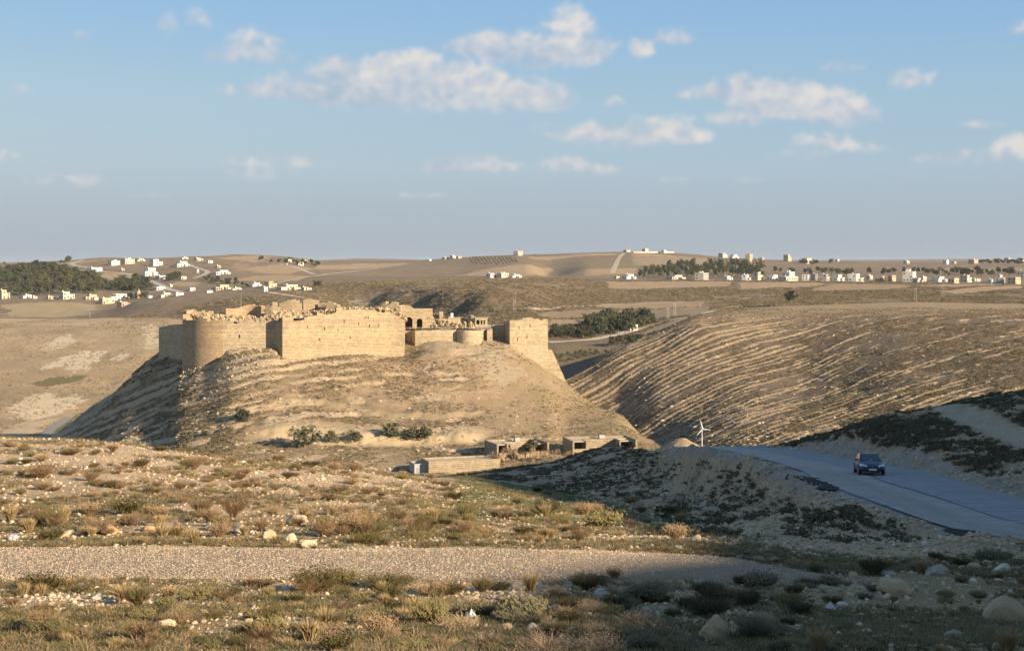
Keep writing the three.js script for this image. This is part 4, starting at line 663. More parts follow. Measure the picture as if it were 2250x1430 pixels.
scatter('scrub', bushGeo, leafWhite, 12000, 88, (r) => {
  const u = 90 + r() * 420, d = 395 + r() * 140, x = xOf(u, d), y = hC(x, d); if (hC.riser > 0.35) return null; if (fbm(x / 7, d / 7, 3) < 0.25 + 0.3 * r()) return null; const s = 0.25 + 0.5 * r() ** 2; return { at: [x, y - 0.05, -d], size: [s, s * 0.75, s], color: scrubTone(r, 0.3) };
}, 'dark scrub on the left flank of the castle hill');
scatter('scrub', bushGeo, leafWhite, 46000, 82, (r) => {
  const u = 1240 + r() * 1060, d = 300 + r() * 350, x = xOf(u, d), y = hR(x, d); if (hR.riser > 0.35) return null; if (fbm(x / 14, d / 14, 3) < 0.25 + 0.3 * r()) return null;
  const s = (0.25 + 0.5 * r() ** 2) * (d > 570 ? 0.75 : 1); return { at: [x, y - 0.05, -d], size: [s, s * 0.75, s], color: scrubTone(r, 0.35) };
}, 'low scrub covering the hillside across the valley');
scatter('scrub', bushGeo, leafWhite, 22000, 83, (r) => {
  const left = r() < 0.5, low = left && r() < 0.35, u = low ? 1450 + r() * 600 : left ? 900 + r() * 680 : 1690 + r() * 640, d = low ? 52 + r() * 125 : left ? 170 + r() * 150 : 92 + r() * 130, x = xOf(u, d); if (Math.abs(x - roadX(d)) < ROAD_HALF + 2.2) return null; if (!left && x < roadX(d) + 6) return null; if (low && (x < 6 || r() < 0.35)) return null;
  if (!left && Math.abs(x - (41 + (d - 113) * 0.173)) < 2.2) return null;
  if (fbm(x / 5, d / 5, 2) < 0.3 + 0.3 * r()) return null; const s = 0.2 + 0.42 * r() ** 2; return { at: [x, hF(x, d) - 0.05, -d], size: [s * 1.1, s * 0.8, s * 1.1], color: tint([0.10, 0.088, 0.05], r, 0.5) };
}, 'dark scrub on the mound and bank beside the road');
scatter('scrub', bushGeo, leafWhite, 5000, 84, (r) => { const u = -60 + r() * 430, d = 700 + r() * 380, x = xOf(u, d); if (fbm(x / 16, d / 16, 3) < 0.38 + 0.25 * r()) return null; const s = 0.4 + 0.6 * r() ** 2; return { at: [x, hL(x, d) - 0.05, -d], size: [s, s * 0.7, s], color: scrubTone(r, 0.6) }; }, 'thin scrub on the slope left of the castle');
scatter('scrub', bushGeo, leafWhite, 52000, 85, (r) => {
  const u = 180 + r() * 2130, d = 860 + r() * 540, x = xOf(u, d); if (patchB(x, d, 0)) return null; if (u < 620 && d > 1120) return null; if (fbm(x / 30, d / 30, 3) < 0.28 + 0.26 * r()) return null; const s = 0.7 + 1.2 * r() ** 2; return { at: [x, hB(x, d) - 0.1, -d], size: [s * 1.2, s * 0.7, s * 1.2], color: scrubTone(r, 0.35) };
}, 'scrub on the far slopes below the village');
// loose limestone along the ledges
const ledge = rockGeo(19, 1, 0.6);
scatter('ledge_stones', ledge, chipMat, 6500, 86, (r) => { const u = 90 + r() * 1150, d = 385 + r() * 110, x = xOf(u, d), y = hC(x, d); if (hC.riser < 0.3 && r() > 0.12) return null; const s = 0.12 + 0.5 * r() ** 3; return { at: [x, y, -d], size: [s * 1.9, s * 0.5, s], color: tint([0.49, 0.385, 0.255], r, 0.3), tip: 0.5 }; }, 'broken pale limestone along the ledges of the castle hill');
scatter('ledge_stones', ledge, chipMat, 5000, 87, (r) => { const u = 1250 + r() * 1050, d = 310 + r() * 310, x = xOf(u, d), y = hR(x, d); if (hR.riser < 0.25 && r() > 0.06) return null; const s = 0.12 + 0.42 * r() ** 3; return { at: [x, y, -d], size: [s * 1.6, s * 0.6, s], color: tint([0.52, 0.42, 0.275], r, 0.3), tip: 0.5 }; }, 'broken pale limestone along the ledges across the valley');

// trees: trunk with limbs, crown of leaf clumps
function treeGeos(seed, shape) {
  const r = rng(seed), t = new MB(), c = new MB(), pine = shape === 'pine', limbs = [];
  t.bar([0, -0.06, 0], [0.02, 0.5, 0.01], 0.035, 0.02, 6); t.bar([0.02, 0.5, 0.01], [0, 0.85, 0], 0.02, 0.006, 5);
  for (let k = 0; k < 7; k++) { const a = k * 2.4 + r(), y = 0.28 + 0.08 * k, l = pine ? 0.24 - 0.02 * k : 0.26; const e = [Math.cos(a) * l, y + (pine ? 0.06 : 0.15), Math.sin(a) * l]; t.bar([0.01, y, 0], e, 0.012, 0.004, 4); limbs.push(e); }
  const lumps = limbs.map((e) => [e[0], e[1] + 0.05, e[2], 0.13 + 0.06 * r()]); lumps.push([0, 0.86, 0, pine ? 0.11 : 0.16], [0.03, 0.7, 0, 0.2], [-0.04, 0.55, 0.03, 0.22]);
  for (const [x, y, z, s] of lumps) for (let k = 0; k < 24; k++) {
    const a = r() * 6.283, u = r() * 2 - 1, q = Math.sqrt(1 - u * u), f = s * (0.55 + 0.5 * r()), px = x + Math.cos(a) * q * f, py = y + u * f * 0.85, pz = z + Math.sin(a) * q * f, w = 0.085;
    const rv = () => (r() - 0.5) * w * 2; c.tri([px + rv(), py + rv(), pz + rv()], [px + rv(), py + rv(), pz + rv()], [px + rv(), py + rv(), pz + rv()]); c.tri([px + rv(), py + rv(), pz + rv()], [px + rv(), py + rv(), pz + rv()], [px + rv(), py + rv(), pz + rv()]);
  }
  return [t.geo(), c.geo()];
}
const bark = std(col(0.16, 0.115, 0.075), 1), paleBark = std(col(0.36, 0.30, 0.23), 1);
const crowns = { pine: [leafy(0.060, 0.072, 0.036), leafy(0.095, 0.098, 0.045), leafy(0.048, 0.060, 0.036), leafy(0.075, 0.078, 0.040)], olive: [leafy(0.115, 0.115, 0.062), leafy(0.10, 0.105, 0.06)], dark: [leafy(0.05, 0.055, 0.028), leafy(0.065, 0.066, 0.032)], rusty: [leafy(0.19, 0.135, 0.055)] };
const treeShapes = [treeGeos(101, 'round'), treeGeos(102, 'round'), treeGeos(103, 'pine'), treeGeos(104, 'pine'), treeGeos(105, 'round')];
function putTree(x, d, y, h, kind, label, group, k, wide = 1, trunk = bark, name) {
  const o = new THREE.Group(), [tg, cg] = treeShapes[k % treeShapes.length], m = crowns[kind]; part('trunk', tg, trunk, o); part('crown', cg, m[k % m.length], o);
  o.scale.set(h * wide, h, h * wide); o.rotation.y = k * 1.9; o.position.set(x, y - 0.02 * h, -d); tag(o, label, 'tree', group); add(o, name ?? kind === 'pine' ? (name ?? 'pine_tree') : kind === 'olive' ? 'olive_tree' : 'tree'); return o;
}
function grove(n, seed, poly, hpx, kind, label, group, wide, which = [SB], trunk = bark, name, from = 430) {   // poly: corner points of the picture
  const P = []; for (let k = 0; k < poly.length; k += 2) { const h = hit(poly[k], poly[k + 1], which, from); if (h) P.push([h[0], -h[2]]); }
  const r = rng(seed), xs = P.map((p) => p[0]), ds = P.map((p) => p[1]), x0 = Math.min(...xs), x1 = Math.max(...xs), d0 = Math.min(...ds), d1 = Math.max(...ds); let made = 0, tries = 0; const put = [];
  while (made < n && tries++ < n * 30) { const x = lerp(x0, x1, r()), d = lerp(d0, d1, r()); if (!inPoly(P, x, d)) continue; if (tries < n * 15 && put.some((q) => (q[0] - x) ** 2 + (q[1] - d) ** 2 < 16)) continue; put.push([x, d]); putTree(x, d, ground(x, d, which), hpx / FL * d * (0.75 + 0.5 * r()), kind, label, group, Math.floor(r() * 50), wide, trunk, name); made++; }
}
grove(215, 201, [-20, 648, 60, 650, 200, 645, 245, 632, 210, 612, 150, 597, 110, 586, 60, 590, -20, 600], 16, 'pine', 'dark pine in the dense wood on the left hillside', 'pine wood on the left hillside', 1.45);
grove(60, 202, [240, 640, 330, 638, 325, 618, 290, 615, 250, 622], 14, 'pine', 'dark pine in the small wood above the minaret', 'pines above the minaret', 1.4);
grove(8, 203, [125, 582, 160, 574, 150, 572, 120, 580], 10, 'pine', 'small pine on the ridge above the pale track', 'pines on the ridge', 1.1);
grove(26, 204, [430, 612, 520, 618, 545, 632, 460, 622], 9, 'dark', 'dark bushy tree in the gardens of the hill village', 'garden trees of the hill village', 1.3);
grove(16, 205, [365, 610, 395, 606, 392, 618, 370, 620], 11, 'dark', 'dark tree beside the white houses below the hill road', 'trees below the hill road', 1.2);
grove(30, 206, [535, 572, 630, 572, 700, 580, 720, 588, 660, 586], 8, 'dark', 'bushy tree around the houses on the ridge saddle', 'trees on the ridge saddle', 1.3);
grove(24, 207, [270, 660, 330, 655, 320, 648, 265, 652], 8, 'dark', 'small tree between the houses near the minaret', 'trees near the minaret', 1.2);
grove(150, 208, [1398, 611, 1470, 612, 1680, 612, 1680, 590, 1560, 586, 1450, 592, 1410, 600], 17, 'pine', 'tall slender pine in the plantation behind the village', 'pine plantation behind the village', 0.72, [SB], paleBark, 'plantation_pine');
grove(60, 209, [1680, 606, 1800, 604, 1980, 606, 2140, 606, 2140, 598, 1900, 598, 1700, 598], 12, 'pine', 'broad tree in the belt behind the village houses', 'tree belt behind the village', 1.1, [SB], bark, 'tree');
grove(24, 210, [2090, 608, 2240, 608, 2240, 600, 2100, 600], 14, 'dark', 'full dark tree standing behind the white village walls', 'trees behind the white walls', 1.2);
grove(9, 211, [1682, 568, 1720, 570, 1715, 574, 1685, 572], 15, 'dark', 'tall dark tree clump on the skyline beside a villa', 'skyline tree clump', 1.2);
grove(20, 212, [1750, 576, 1830, 578, 1820, 584, 1760, 582], 8, 'dark', 'low tree around the skyline villas', 'trees around the skyline villas', 1.3);
grove(22, 213, [2150, 577, 2250, 576, 2250, 582, 2160, 582], 8, 'dark', 'low dark tree on the horizon at the edge of town', 'horizon trees', 1.4);
grove(54, 214, [1290, 722, 1320, 745, 1380, 736, 1440, 714, 1400, 704, 1340, 708], 28, 'pine', 'pine in the roadside grove in the valley', 'pine grove in the valley', 1.15);
grove(26, 215, [1210, 746, 1300, 746, 1300, 732, 1215, 734], 20, 'dark', 'dark tree of the shaded thicket beside the pine grove', 'shaded thicket in the valley', 1.3);
grove(14, 216, [1330, 766, 1410, 752, 1440, 742, 1400, 758], 20, 'dark', 'dark tree around the farm buildings in the valley', 'farm trees in the valley', 1.3);
grove(26, 217, [1215, 800, 1290, 790, 1340, 775, 1280, 772, 1215, 785], 9, 'olive', 'rounded bush in the shaded valley floor', 'bushes on the valley floor', 1.4);
{ const p = hit(1737, 671, [SB], 760); if (p) putTree(p[0], -p[2], p[1], 32 / FL * -p[2], 'dark', 'lone broad tree on the slope below the village', null, 4, 1.25); }
{ const p = hit(697, 634, [SB], 900); if (p) putTree(p[0], -p[2], p[1], 17 / FL * -p[2], 'dark', 'lone round tree past the long cream building', null, 5, 1.5); }
for (const [u, v, h] of [[8, 580, 6], [148, 573, 8], [1176, 560, 3]]) { const p = hit(u, v + 1.5, [SB], 1400); if (p) putTree(p[0], -p[2], p[1], h / FL * -p[2], 'dark', u < 100 ? 'tiny dark tree on the skyline above the pine wood' : u < 200 ? 'dark tree on the ridge line above the pine wood' : 'single bush on the bare skyline beside the grey block', null, 1, 1.3); }
// olive orchards in rows
for (const [seed, cu, n, m, du, dv, u0, v0, shear, label, group] of [[1, 0, 14, 6, 8.2, 3.1, 1030, 568, 2.4, 'olive tree in the orchard rows below the skyline', 'orchard below the skyline'], [2, 0, 16, 5, 8, 4, 1556, 572, 1.5, 'olive tree in the terraced orchard above the plantation', 'terraced orchard above the plantation']]) {
  const r = rng(300 + seed); for (let j = 0; j < m; j++) for (let i = 0; i < n; i++) { const u = u0 + i * du + j * shear + (r() - 0.5) * 2, v = v0 + j * dv + (r() - 0.5); if (seed === 1 && (u - 1080) ** 2 / 3600 + (v - 574) ** 2 / 90 > 1) continue; const p = hit(u, v, [SB], 1400); if (p && -p[2] < 3000) putTree(p[0], -p[2], p[1], 4.6 / FL * -p[2], 'olive', label, group, i * 3 + j, 1.3); }
}
// shrubs and small trees on and below the castle hill
for (const [u, v, h, w, kind, label] of [[670, 982, 40, 1.2, 'olive', 'large olive bush with a long shadow at the foot of the rock face'], [728, 972, 26, 1.0, 'olive', 'small upright bush right of the large olive bush'], [780, 968, 20, 1.2, 'olive', 'low round bush below the rock face'], [858, 958, 28, 1.3, 'olive', 'round olive bush at the cave in the rock face'], [905, 964, 22, 1.5, 'dark', 'wide low bush under the rock face'], [935, 962, 22, 1.2, 'dark', 'dark bush next to the wide low one under the rock face'], [532, 922, 24, 1.3, 'dark', 'dark bush alone on the castle slope'], [410, 968, 20, 1.2, 'olive', 'bush on the striped ledges of the castle hill'], [448, 958, 12, 1.2, 'dark', 'small bush above the striped ledges']]) { const p = hit(u, v, [SC], 352); if (p) { const H = h / FL * -p[2] * 1.5, o = putTree(p[0], -p[2], p[1], H, kind, label, null, Math.round(u), w * 1.25, bark, 'bush'); o.position.y -= H * 0.3; } }

// ---------------------------------------------------------------- the castle
const masonry = (() => {        // coursed limestone: tone of each block and joints, 16 m square
  const n = 1024, M = 16, ch = 0.5, rows = M / ch, a = new Uint8Array(n * n * 4), b = new Uint8Array(n * n * 4), cuts = [];
  for (let k = 0; k < rows; k++) { const r = rng(400 + k), c = []; let x = r() * 0.4; while (x < M) { c.push(x); x += 0.45 + 0.75 * r(); } cuts.push(c); }
  for (let j = 0; j < n; j++) for (let i = 0; i < n; i++) {
    const x = i / n * M, y = j / n * M + 0.05 * (tfbm(i / 64, j / 64, 16, 2) - 0.5), row = ((Math.floor(y / ch) % rows) + rows) % rows, fy = y / ch - Math.floor(y / ch), c = cuts[row]; let q = 0; while (q < c.length - 1 && c[q + 1] <= x) q++;
    const ex = Math.min(Math.abs(x - c[q]), Math.abs((c[q + 1] ?? M + c[0]) - x)), ey = Math.min(fy, 1 - fy) * ch, e = Math.min(ex, ey), joint = 1 - sstep(0.018, 0.05, e + 0.03 * (tfbm(i / 8, j / 8, 128, 2) - 0.5)), id = hash2(row * 31 + 7, q * 17 + 3), st = tfbm(i / 90 + 4, j / 60, 12, 4), fine = tfbm(i / 5, j / 5, 204, 3);
    const v = 174 + 22 * (hash2(row, 77) - 0.5) + 50 * (id - 0.5) + 56 * (st - 0.5) + 50 * (fine - 0.5) - 50 * joint, o = (j * n + i) * 4, w = (id > 0.8 ? 8 : 0) + 14 * (st - 0.5);
    a[o] = clamp(v + w * 0.3, 0, 255); a[o + 1] = clamp(v - w * 0.4, 0, 255); a[o + 2] = clamp(v - w * 1.6, 0, 255); a[o + 3] = 255;
    const h = 255 * (1 - joint) * (0.62 + 0.3 * hash2(q + 5, row * 3) - (id < 0.05 ? 0.55 : 0)) + 30 * (fine - 0.5); b[o] = b[o + 1] = b[o + 2] = clamp(h, 0, 255); b[o + 3] = 255;
  }
  const T = (d) => { const t = new THREE.DataTexture(d, n, n, THREE.RGBAFormat); t.wrapS = t.wrapT = THREE.RepeatWrapping; t.magFilter = THREE.LinearFilter; t.repeat.set(1 / M, 1 / M); t.needsUpdate = true; return t; };
  return [T(a), T(b)];
})();
const ashlar = (r, g, b) => std(col(r * 1.48, g * 1.48, b * 1.48), 0.95, { map: masonry[0], bumpMap: masonry[1], bumpScale: 0.22 });
const stoneA = ashlar(0.437, 0.345, 0.221), stoneB = ashlar(0.461, 0.374, 0.249), stoneShadedRed = ashlar(0.422, 0.311, 0.188), stoneRough = ashlar(0.431, 0.341, 0.221);  // reddish tone: shade of left-facing walls put into the colour, with some brick red
const castle = thing('castle', 'ruined limestone castle with towers along the top of the round hill', 'castle');
const V = (u, v, d) => [xOf(u, d), -(v - V0) / FL * d, -d];
// a wall along the plan; pts: [u, d, v of the top, v of the foot]; the foot runs on into the hill
function wall(name, pts, mat, { thick = 2.2, rag = 0.8, step = 0.75, seed = 1, slits = [], deep = 5, parent = castle, batter = 0, label } = {}) {
  const P = pts.map(([u, d, vt, vb]) => { const t = V(u, vt, d), b = V(u, vb, d); return { x: t[0], z: t[2], t: t[1], b: b[1] - deep }; }), m = new MB(), S = [0];
  for (let k = 1; k < P.length; k++) S.push(S[k - 1] + Math.hypot(P[k].x - P[k - 1].x, P[k].z - P[k - 1].z));
  const L = S[S.length - 1], at = (s) => { let k = 0; while (k < S.length - 2 && S[k + 1] < s) k++; const t = (s - S[k]) / (S[k + 1] - S[k] || 1), a = P[k], b = P[k + 1]; return { x: lerp(a.x, b.x, t), z: lerp(a.z, b.z, t), t: lerp(a.t, b.t, t), b: lerp(a.b, b.b, t) }; };
  const nor = (s) => { const a = at(Math.max(0, s - 0.4)), b = at(Math.min(L, s + 0.4)), l = Math.hypot(b.x - a.x, b.z - a.z); return [(b.z - a.z) / l, -(b.x - a.x) / l]; };   // points into the wall (away from the viewer)
  const cut = new Set([0, L]); for (let s = step; s < L - step * 0.6; s += step) cut.add(s);
  const sl = slits.map(([f, v0, v1, w]) => { const s = f * L; cut.add(s - w / 2); cut.add(s + w / 2); return { a: s - w / 2 - 1e-4, b: s + w / 2 + 1e-4, v0, v1 }; });
  for (const q of sl) for (const c of [...cut]) if (c > q.a + 2e-4 && c < q.b - 2e-4) cut.delete(c);
  const C = [...cut].sort((a, b) => a - b), r = rng(seed * 13 + 5); let run = 0, left = 0, prevTop = null;
  for (let k = 0; k < C.length - 1; k++) {
    const s0 = C[k], s1 = C[k + 1], a = at(s0), b = at(s1), n0 = nor(s0), n1 = nor(s1);
    if (left-- <= 0) { run = rag * (fbm(s0 / 4 + seed * 9, 3, 2) - 0.5) * 1.6 + rag * (r() - 0.5) * 0.7; left = Math.floor(r() * 3); }
    const top = (a.t + b.t) / 2 + run, bot0 = a.b, bot1 = b.b, q = sl.find((e) => s0 >= e.a && s1 <= e.b);
    const f = (p, n, y, inn) => { const o = batter * (top - y); return [p.x + n[0] * (inn - o), y, p.z + n[1] * (inn - o)]; };
    const face = (y00, y01, y1, inn) => m.quad(f(a, n0, y00, inn), f(b, n1, y01, inn), f(b, n1, y1, inn), f(a, n0, y1, inn), [s0, y00], [s1, y01], [s1, y1], [s0, y1]);
    if (q) { const lo = top - q.v1, hi = top - q.v0; face(bot0, bot1, lo, 0); face(hi, hi, top, 0); face(lo, lo, hi, 1.3); m.quad(f(a, n0, lo, 0), f(a, n0, lo, 1.3), f(a, n0, hi, 1.3), f(a, n0, hi, 0), [0, lo], [1, lo], [1, hi], [0, hi]); m.quad(f(b, n1, lo, 1.3), f(b, n1, lo, 0), f(b, n1, hi, 0), f(b, n1, hi, 1.3), [0, lo], [1, lo], [1, hi], [0, hi]); m.quad(f(a, n0, lo, 0), f(b, n1, lo, 0), f(b, n1, lo, 1.3), f(a, n0, lo, 1.3)); m.quad(f(a, n0, hi, 1.3), f(b, n1, hi, 1.3), f(b, n1, hi, 0), f(a, n0, hi, 0)); }
    else face(bot0, bot1, top, 0);
    m.quad(f(b, n1, bot1, thick), f(a, n0, bot0, thick), f(a, n0, top, thick), f(b, n1, top, thick), [s1, bot1], [s0, bot0], [s0, top], [s1, top]);
    m.quad(f(a, n0, top, 0), f(b, n1, top, 0), f(b, n1, top, thick), f(a, n0, top, thick), [s0, 0], [s1, 0], [s1, thick], [s0, thick]);
    const side = (p, n, y0, y1) => m.quad(f(p, n, y0, 0), f(p, n, y0, thick), f(p, n, y1, thick), f(p, n, y1, 0), [0, y0], [thick, y0], [thick, y1], [0, y1]);
    if (prevTop !== null && Math.abs(prevTop - top) > 0.01) side(a, n0, Math.min(prevTop, top), Math.max(prevTop, top));
    if (k === 0) side(a, n0, bot0, top); if (k === C.length - 2) side(b, n1, bot1, top);
    prevTop = top;
  }
  const o = part(name, m.geo(), mat, parent); if (label) o.userData.label = label; return o;
}
// fallen stone: irregular blocks heaped on a strip
function rubble(n, seed, place, mat = rubbleMat, smin = 0.2, smax = 0.85) {
  const r = rng(seed), gs = [], base = [rockGeo(seed + 1, 1, 0.8), rockGeo(seed + 2, 1, 0.7)], M = new THREE.Matrix4();
  for (let k = 0; k < n; k++) { const p = place(r, k); if (!p) continue; const s = lerp(smin, smax, r() ** 2), g = base[k % 2].clone(); M.compose(new THREE.Vector3(...p), new THREE.Quaternion().setFromEuler(new THREE.Euler(r() * 3, r() * 6, r() * 3)), new THREE.Vector3(s * 1.2, s * 0.8, s)); g.applyMatrix4(M); gs.push(g); }
  const o = part('rubble', mergeGeometries(gs), mat, castle); o.userData.kind = 'stuff'; return o;
}
const rubbleMat = rockMat(0.37, 0.29, 0.185);
const cTop = (x, d) => hC(x, d);
// outer walls, left to right
wall('curtain_wall', [[348, 516, 719, 786], [375, 509, 714, 784], [408, 501, 711, 792]], stoneB, { rag: 0.5, seed: 2, label: 'shaded end wall falling away left of the round tower' });
{ const pts = [], c = [xOf(487, 482), 0, -498.9], R = 17; for (let k = 0; k <= 30; k++) { const a = -1.95 + k / 30 * 1.97, x = c[0] + Math.sin(a) * R, z = c[2] + Math.cos(a) * R, d = -z; pts.push([uOf(x, d), d, 695 + 7 * k / 30, 818 - 40 * (k / 30) ** 3]); } wall('round_tower', pts, stoneShadedRed, { rag: 1.7, seed: 3, deep: 4, batter: 0.012, thick: 2.4, label: 'broad rounded corner of reddish coursed stone with shade in its colour' }); }
wall('curtain_wall', [[486, 481.9, 703, 780], [540, 482.0, 706, 776], [604, 482.3, 708, 776]], stoneB, { rag: 1.4, seed: 4, slits: [[0.33, 4, 5.3, 0.5]], label: 'plain curtain wall running from the rounded corner to the great bastion' });
wall('great_bastion', [[598, 484, 705, 778], [606, 481.6, 704, 780], [620, 477.5, 703, 794]], stoneShadedRed, { rag: 0.5, seed: 5, deep: 4 });
wall('great_bastion', [[620, 477.5, 702, 794], [660, 479.5, 701, 788], [690, 481.5, 694, 786], [712, 482.5, 690, 785], [735, 484, 680, 784], [790, 487, 677, 785], [838, 490, 679, 789], [855, 491, 684, 790], [870, 491.6, 692, 791], [888, 492, 706, 792]], stoneA, { rag: 1.7, seed: 6, deep: 4, slits: [[0.2, 3, 3.9, 0.3], [0.34, 4.4, 5.4, 0.3], [0.5, 3.4, 4.4, 0.3], [0.62, 5, 6, 0.3], [0.71, 5, 6, 0.3], [0.79, 5, 6, 0.3], [0.3, 9, 9.8, 0.35], [0.55, 10, 10.8, 0.35], [0.68, 2.2, 2.9, 0.3], [0.7, 2.2, 2.9, 0.3], [0.45, 7.5, 8.2, 0.3]], label: 'great bastion, the widest and highest wall of the castle' });
wall('great_bastion', [[888, 492, 706, 792], [890, 503, 712, 765]], stoneA, { rag: 0.6, seed: 7 });
wall('retaining_wall', [[884, 502, 727, 758], [902, 501, 727, 757]], stoneB, { rag: 0.15, seed: 8 });
wall('retaining_wall', [[901, 502, 726, 758], [912, 497, 726, 762]], stoneShadedRed, { rag: 0.15, seed: 9 });
wall('retaining_wall', [[912, 497, 726, 766], [960, 497, 725, 760], [1003, 498, 724, 756]], stoneB, { rag: 0.15, seed: 10, label: 'smooth low wall under the railing' });
{ const pts = []; for (let k = 0; k <= 16; k++) { const a = -1.45 + k / 16 * 2.9, c = V(1031, 726, 500), R = 4.7, x = c[0] + Math.sin(a) * R, z = c[2] + Math.cos(a) * R * 1.15; pts.push([uOf(x, -z), -z, 726, 776]); } wall('half_round_tower', pts, stoneB, { rag: 0.15, seed: 11, label: 'squat half round tower under the railing' }); }
wall('retaining_wall', [[1057, 500, 725, 760], [1070, 502.5, 724, 758]], stoneA, { rag: 0.15, seed: 12 });
wall('retaining_wall', [[1070, 500, 724, 760], [1082, 500, 722, 758]], stoneB, { rag: 0.15, seed: 13 });
wall('curtain_wall', [[1082, 504, 715, 752], [1110, 505, 714, 758]], stoneA, { rag: 0.3, seed: 14 });
wall('square_tower', [[1108, 506, 706, 762], [1120, 497, 704, 768]], stoneShadedRed, { rag: 0.3, seed: 15, deep: 6 });
wall('square_tower', [[1120, 497, 703, 772], [1150, 498, 701, 790], [1165, 498.5, 698, 798], [1178, 499, 703, 806], [1204, 500, 705, 822]], stoneB, { rag: 0.9, seed: 16, deep: 6, slits: [[0.24, 2.4, 3.4, 0.32], [0.53, 2.4, 3.4, 0.32], [0.76, 2.4, 3.6, 0.32], [0.2, 6.2, 7.4, 0.3], [0.45, 6.2, 7.4, 0.3], [0.74, 6, 7.4, 0.3]], label: 'tall square end tower with arrow slits and a sloping foot' });
wall('square_tower', [[1204, 500, 705, 822], [1200, 512, 708, 800]], stoneA, { rag: 0.4, seed: 17, deep: 6 });
{ // sloping foot of the square tower
  const m = new MB(), a = V(1192, 769, 500.0), b = V(1214, 771, 500.6), c = V(1252, 856, 501.2), e = V(1150, 856, 499.4), back = (p) => [p[0], p[1], p[2] - 9], uvp = (p) => [p[0], p[1]];
  m.quad(e, c, b, a, uvp(e), uvp(c), uvp(b), uvp(a)); m.quad(c, back(c), back(b), b, [0, c[1]], [9, c[1]], [9, b[1]], [0, b[1]]); m.quad(a, b, back(b), back(a), [0, 0], [3, 0], [3, 9], [0, 9]); m.quad(back(e), e, a, back(a)); m.quad(back(c), back(e), back(a), back(b)); m.quad(e, back(e), back(c), c);
  part('sloping_foot', m.geo(), stoneB, castle);
}
// ruins inside
{ const pts = [], c = V(540, 700, 521), R = 5.6; for (let k = 0; k <= 20; k++) { const a = Math.PI - 1.9 + k / 20 * 3.8, x = c[0] + Math.sin(a) * R, z = c[2] + Math.cos(a) * R, d = -z; pts.push([uOf(x, d), d, 670 + 9 * Math.abs(k - 9) / 11 + (k < 3 ? 8 : 0), 708]); } pts.reverse(); wall('broken_chamber', pts.reverse(), stoneShadedRed, { rag: 0.9, seed: 21, thick: -1.8, slits: [[0.47, 5.5, 7.4, 1.4]], label: 'broken round chamber open to the front' }); }
wall('ruined_wall', [[582, 514, 679, 706], [596, 513, 670, 706], [606, 513, 672, 706], [613, 513, 680, 706]], stoneRough, { rag: 2.7, seed: 22 });
wall('ruined_wall', [[613, 517, 668, 706], [640, 516, 662, 706], [655, 516, 660, 706], [662, 516, 664, 706]], stoneRough, { rag: 1.5, seed: 23 });
wall('ruined_wall', [[666, 517, 662, 706], [690, 517, 661, 706], [704, 517, 663, 706], [716, 516, 668, 706]], stoneRough, { rag: 1.5, seed: 24, slits: [[0.55, 1.5, 3.6, 1.2]] });
wall('ruined_wall', [[716, 512, 668, 706], [735, 511, 670, 706], [748, 510, 676, 706]], stoneRough, { rag: 2.0, seed: 25 });
wall('ruined_wall', [[405, 512, 692, 725], [412, 511, 683, 722], [440, 511, 682, 720], [466, 511, 684, 720]], stoneRough, { rag: 1.7, seed: 26 });
wall('ruined_wall', [[402, 503, 687, 715], [409, 500, 684, 712]], stoneRough, { rag: 2.0, seed: 27 });
wall('ruined_wall', [[838, 506, 676, 712], [852, 505, 668, 712], [866, 504.5, 667, 712], [880, 504, 672, 715]], stoneRough, { rag: 2.7, seed: 28, slits: [[0.3, 2, 3.6, 0.9]] });
wall('ruined_wall', [[947, 519, 692, 714], [965, 519, 691, 714]], stoneRough, { rag: 0.5, seed: 29 });
wall('pillar_stump', [[965, 517, 685, 714], [973, 517, 685, 714]], stoneB, { rag: 0.3, seed: 30, thick: 1.4 });
wall('ruined_wall', [[985, 520, 699, 716], [1010, 521, 697, 716], [1028, 521, 699, 716]], stoneRough, { rag: 1.0, seed: 31 });
wall('ruined_wall', [[1028, 519, 695, 718], [1036, 518, 694, 718], [1044, 518, 697, 718]], stoneB, { rag: 0.6, seed: 32 });
// vaults: a thick wall with two arches cut right into it
{
  const w = (px) => px / FL * 506, sh = new THREE.Shape([[0, -6], [w(76), -6], [w(76), w(10)], [w(70), w(17)], [w(62), w(15)], [w(56), w(26)], [w(46), w(31)], [w(36), w(36)], [w(24), w(44)], [w(8), w(46)], [0, w(42)]].map((p) => new THREE.Vector2(...p)));
  for (const [cx, half, h] of [[23, 8.5, 11], [47, 6.2, 10]]) { const p = new THREE.Path(); p.moveTo(w(cx - half), -3); p.lineTo(w(cx - half), w(h)); p.absarc(w(cx), w(h), w(half), Math.PI, 0, true); p.lineTo(w(cx + half), -3); p.closePath(); sh.holes.push(p); }
  const g = new THREE.ExtrudeGeometry(sh, { depth: 7, bevelEnabled: false, curveSegments: 12 }), o = part('vaulted_hall', g, stoneRough, castle), p = V(872, 716, 506); o.position.set(p[0], p[1], p[2] - 7); o.rotation.y = 0.06; o.userData.label = 'vaulted hall with two dark arches';
  const m = new MB(); m.box(w(38), 0, -0.4, w(76), 12, 0.7); part('back_wall', m.geo(), stoneRough, o);
}
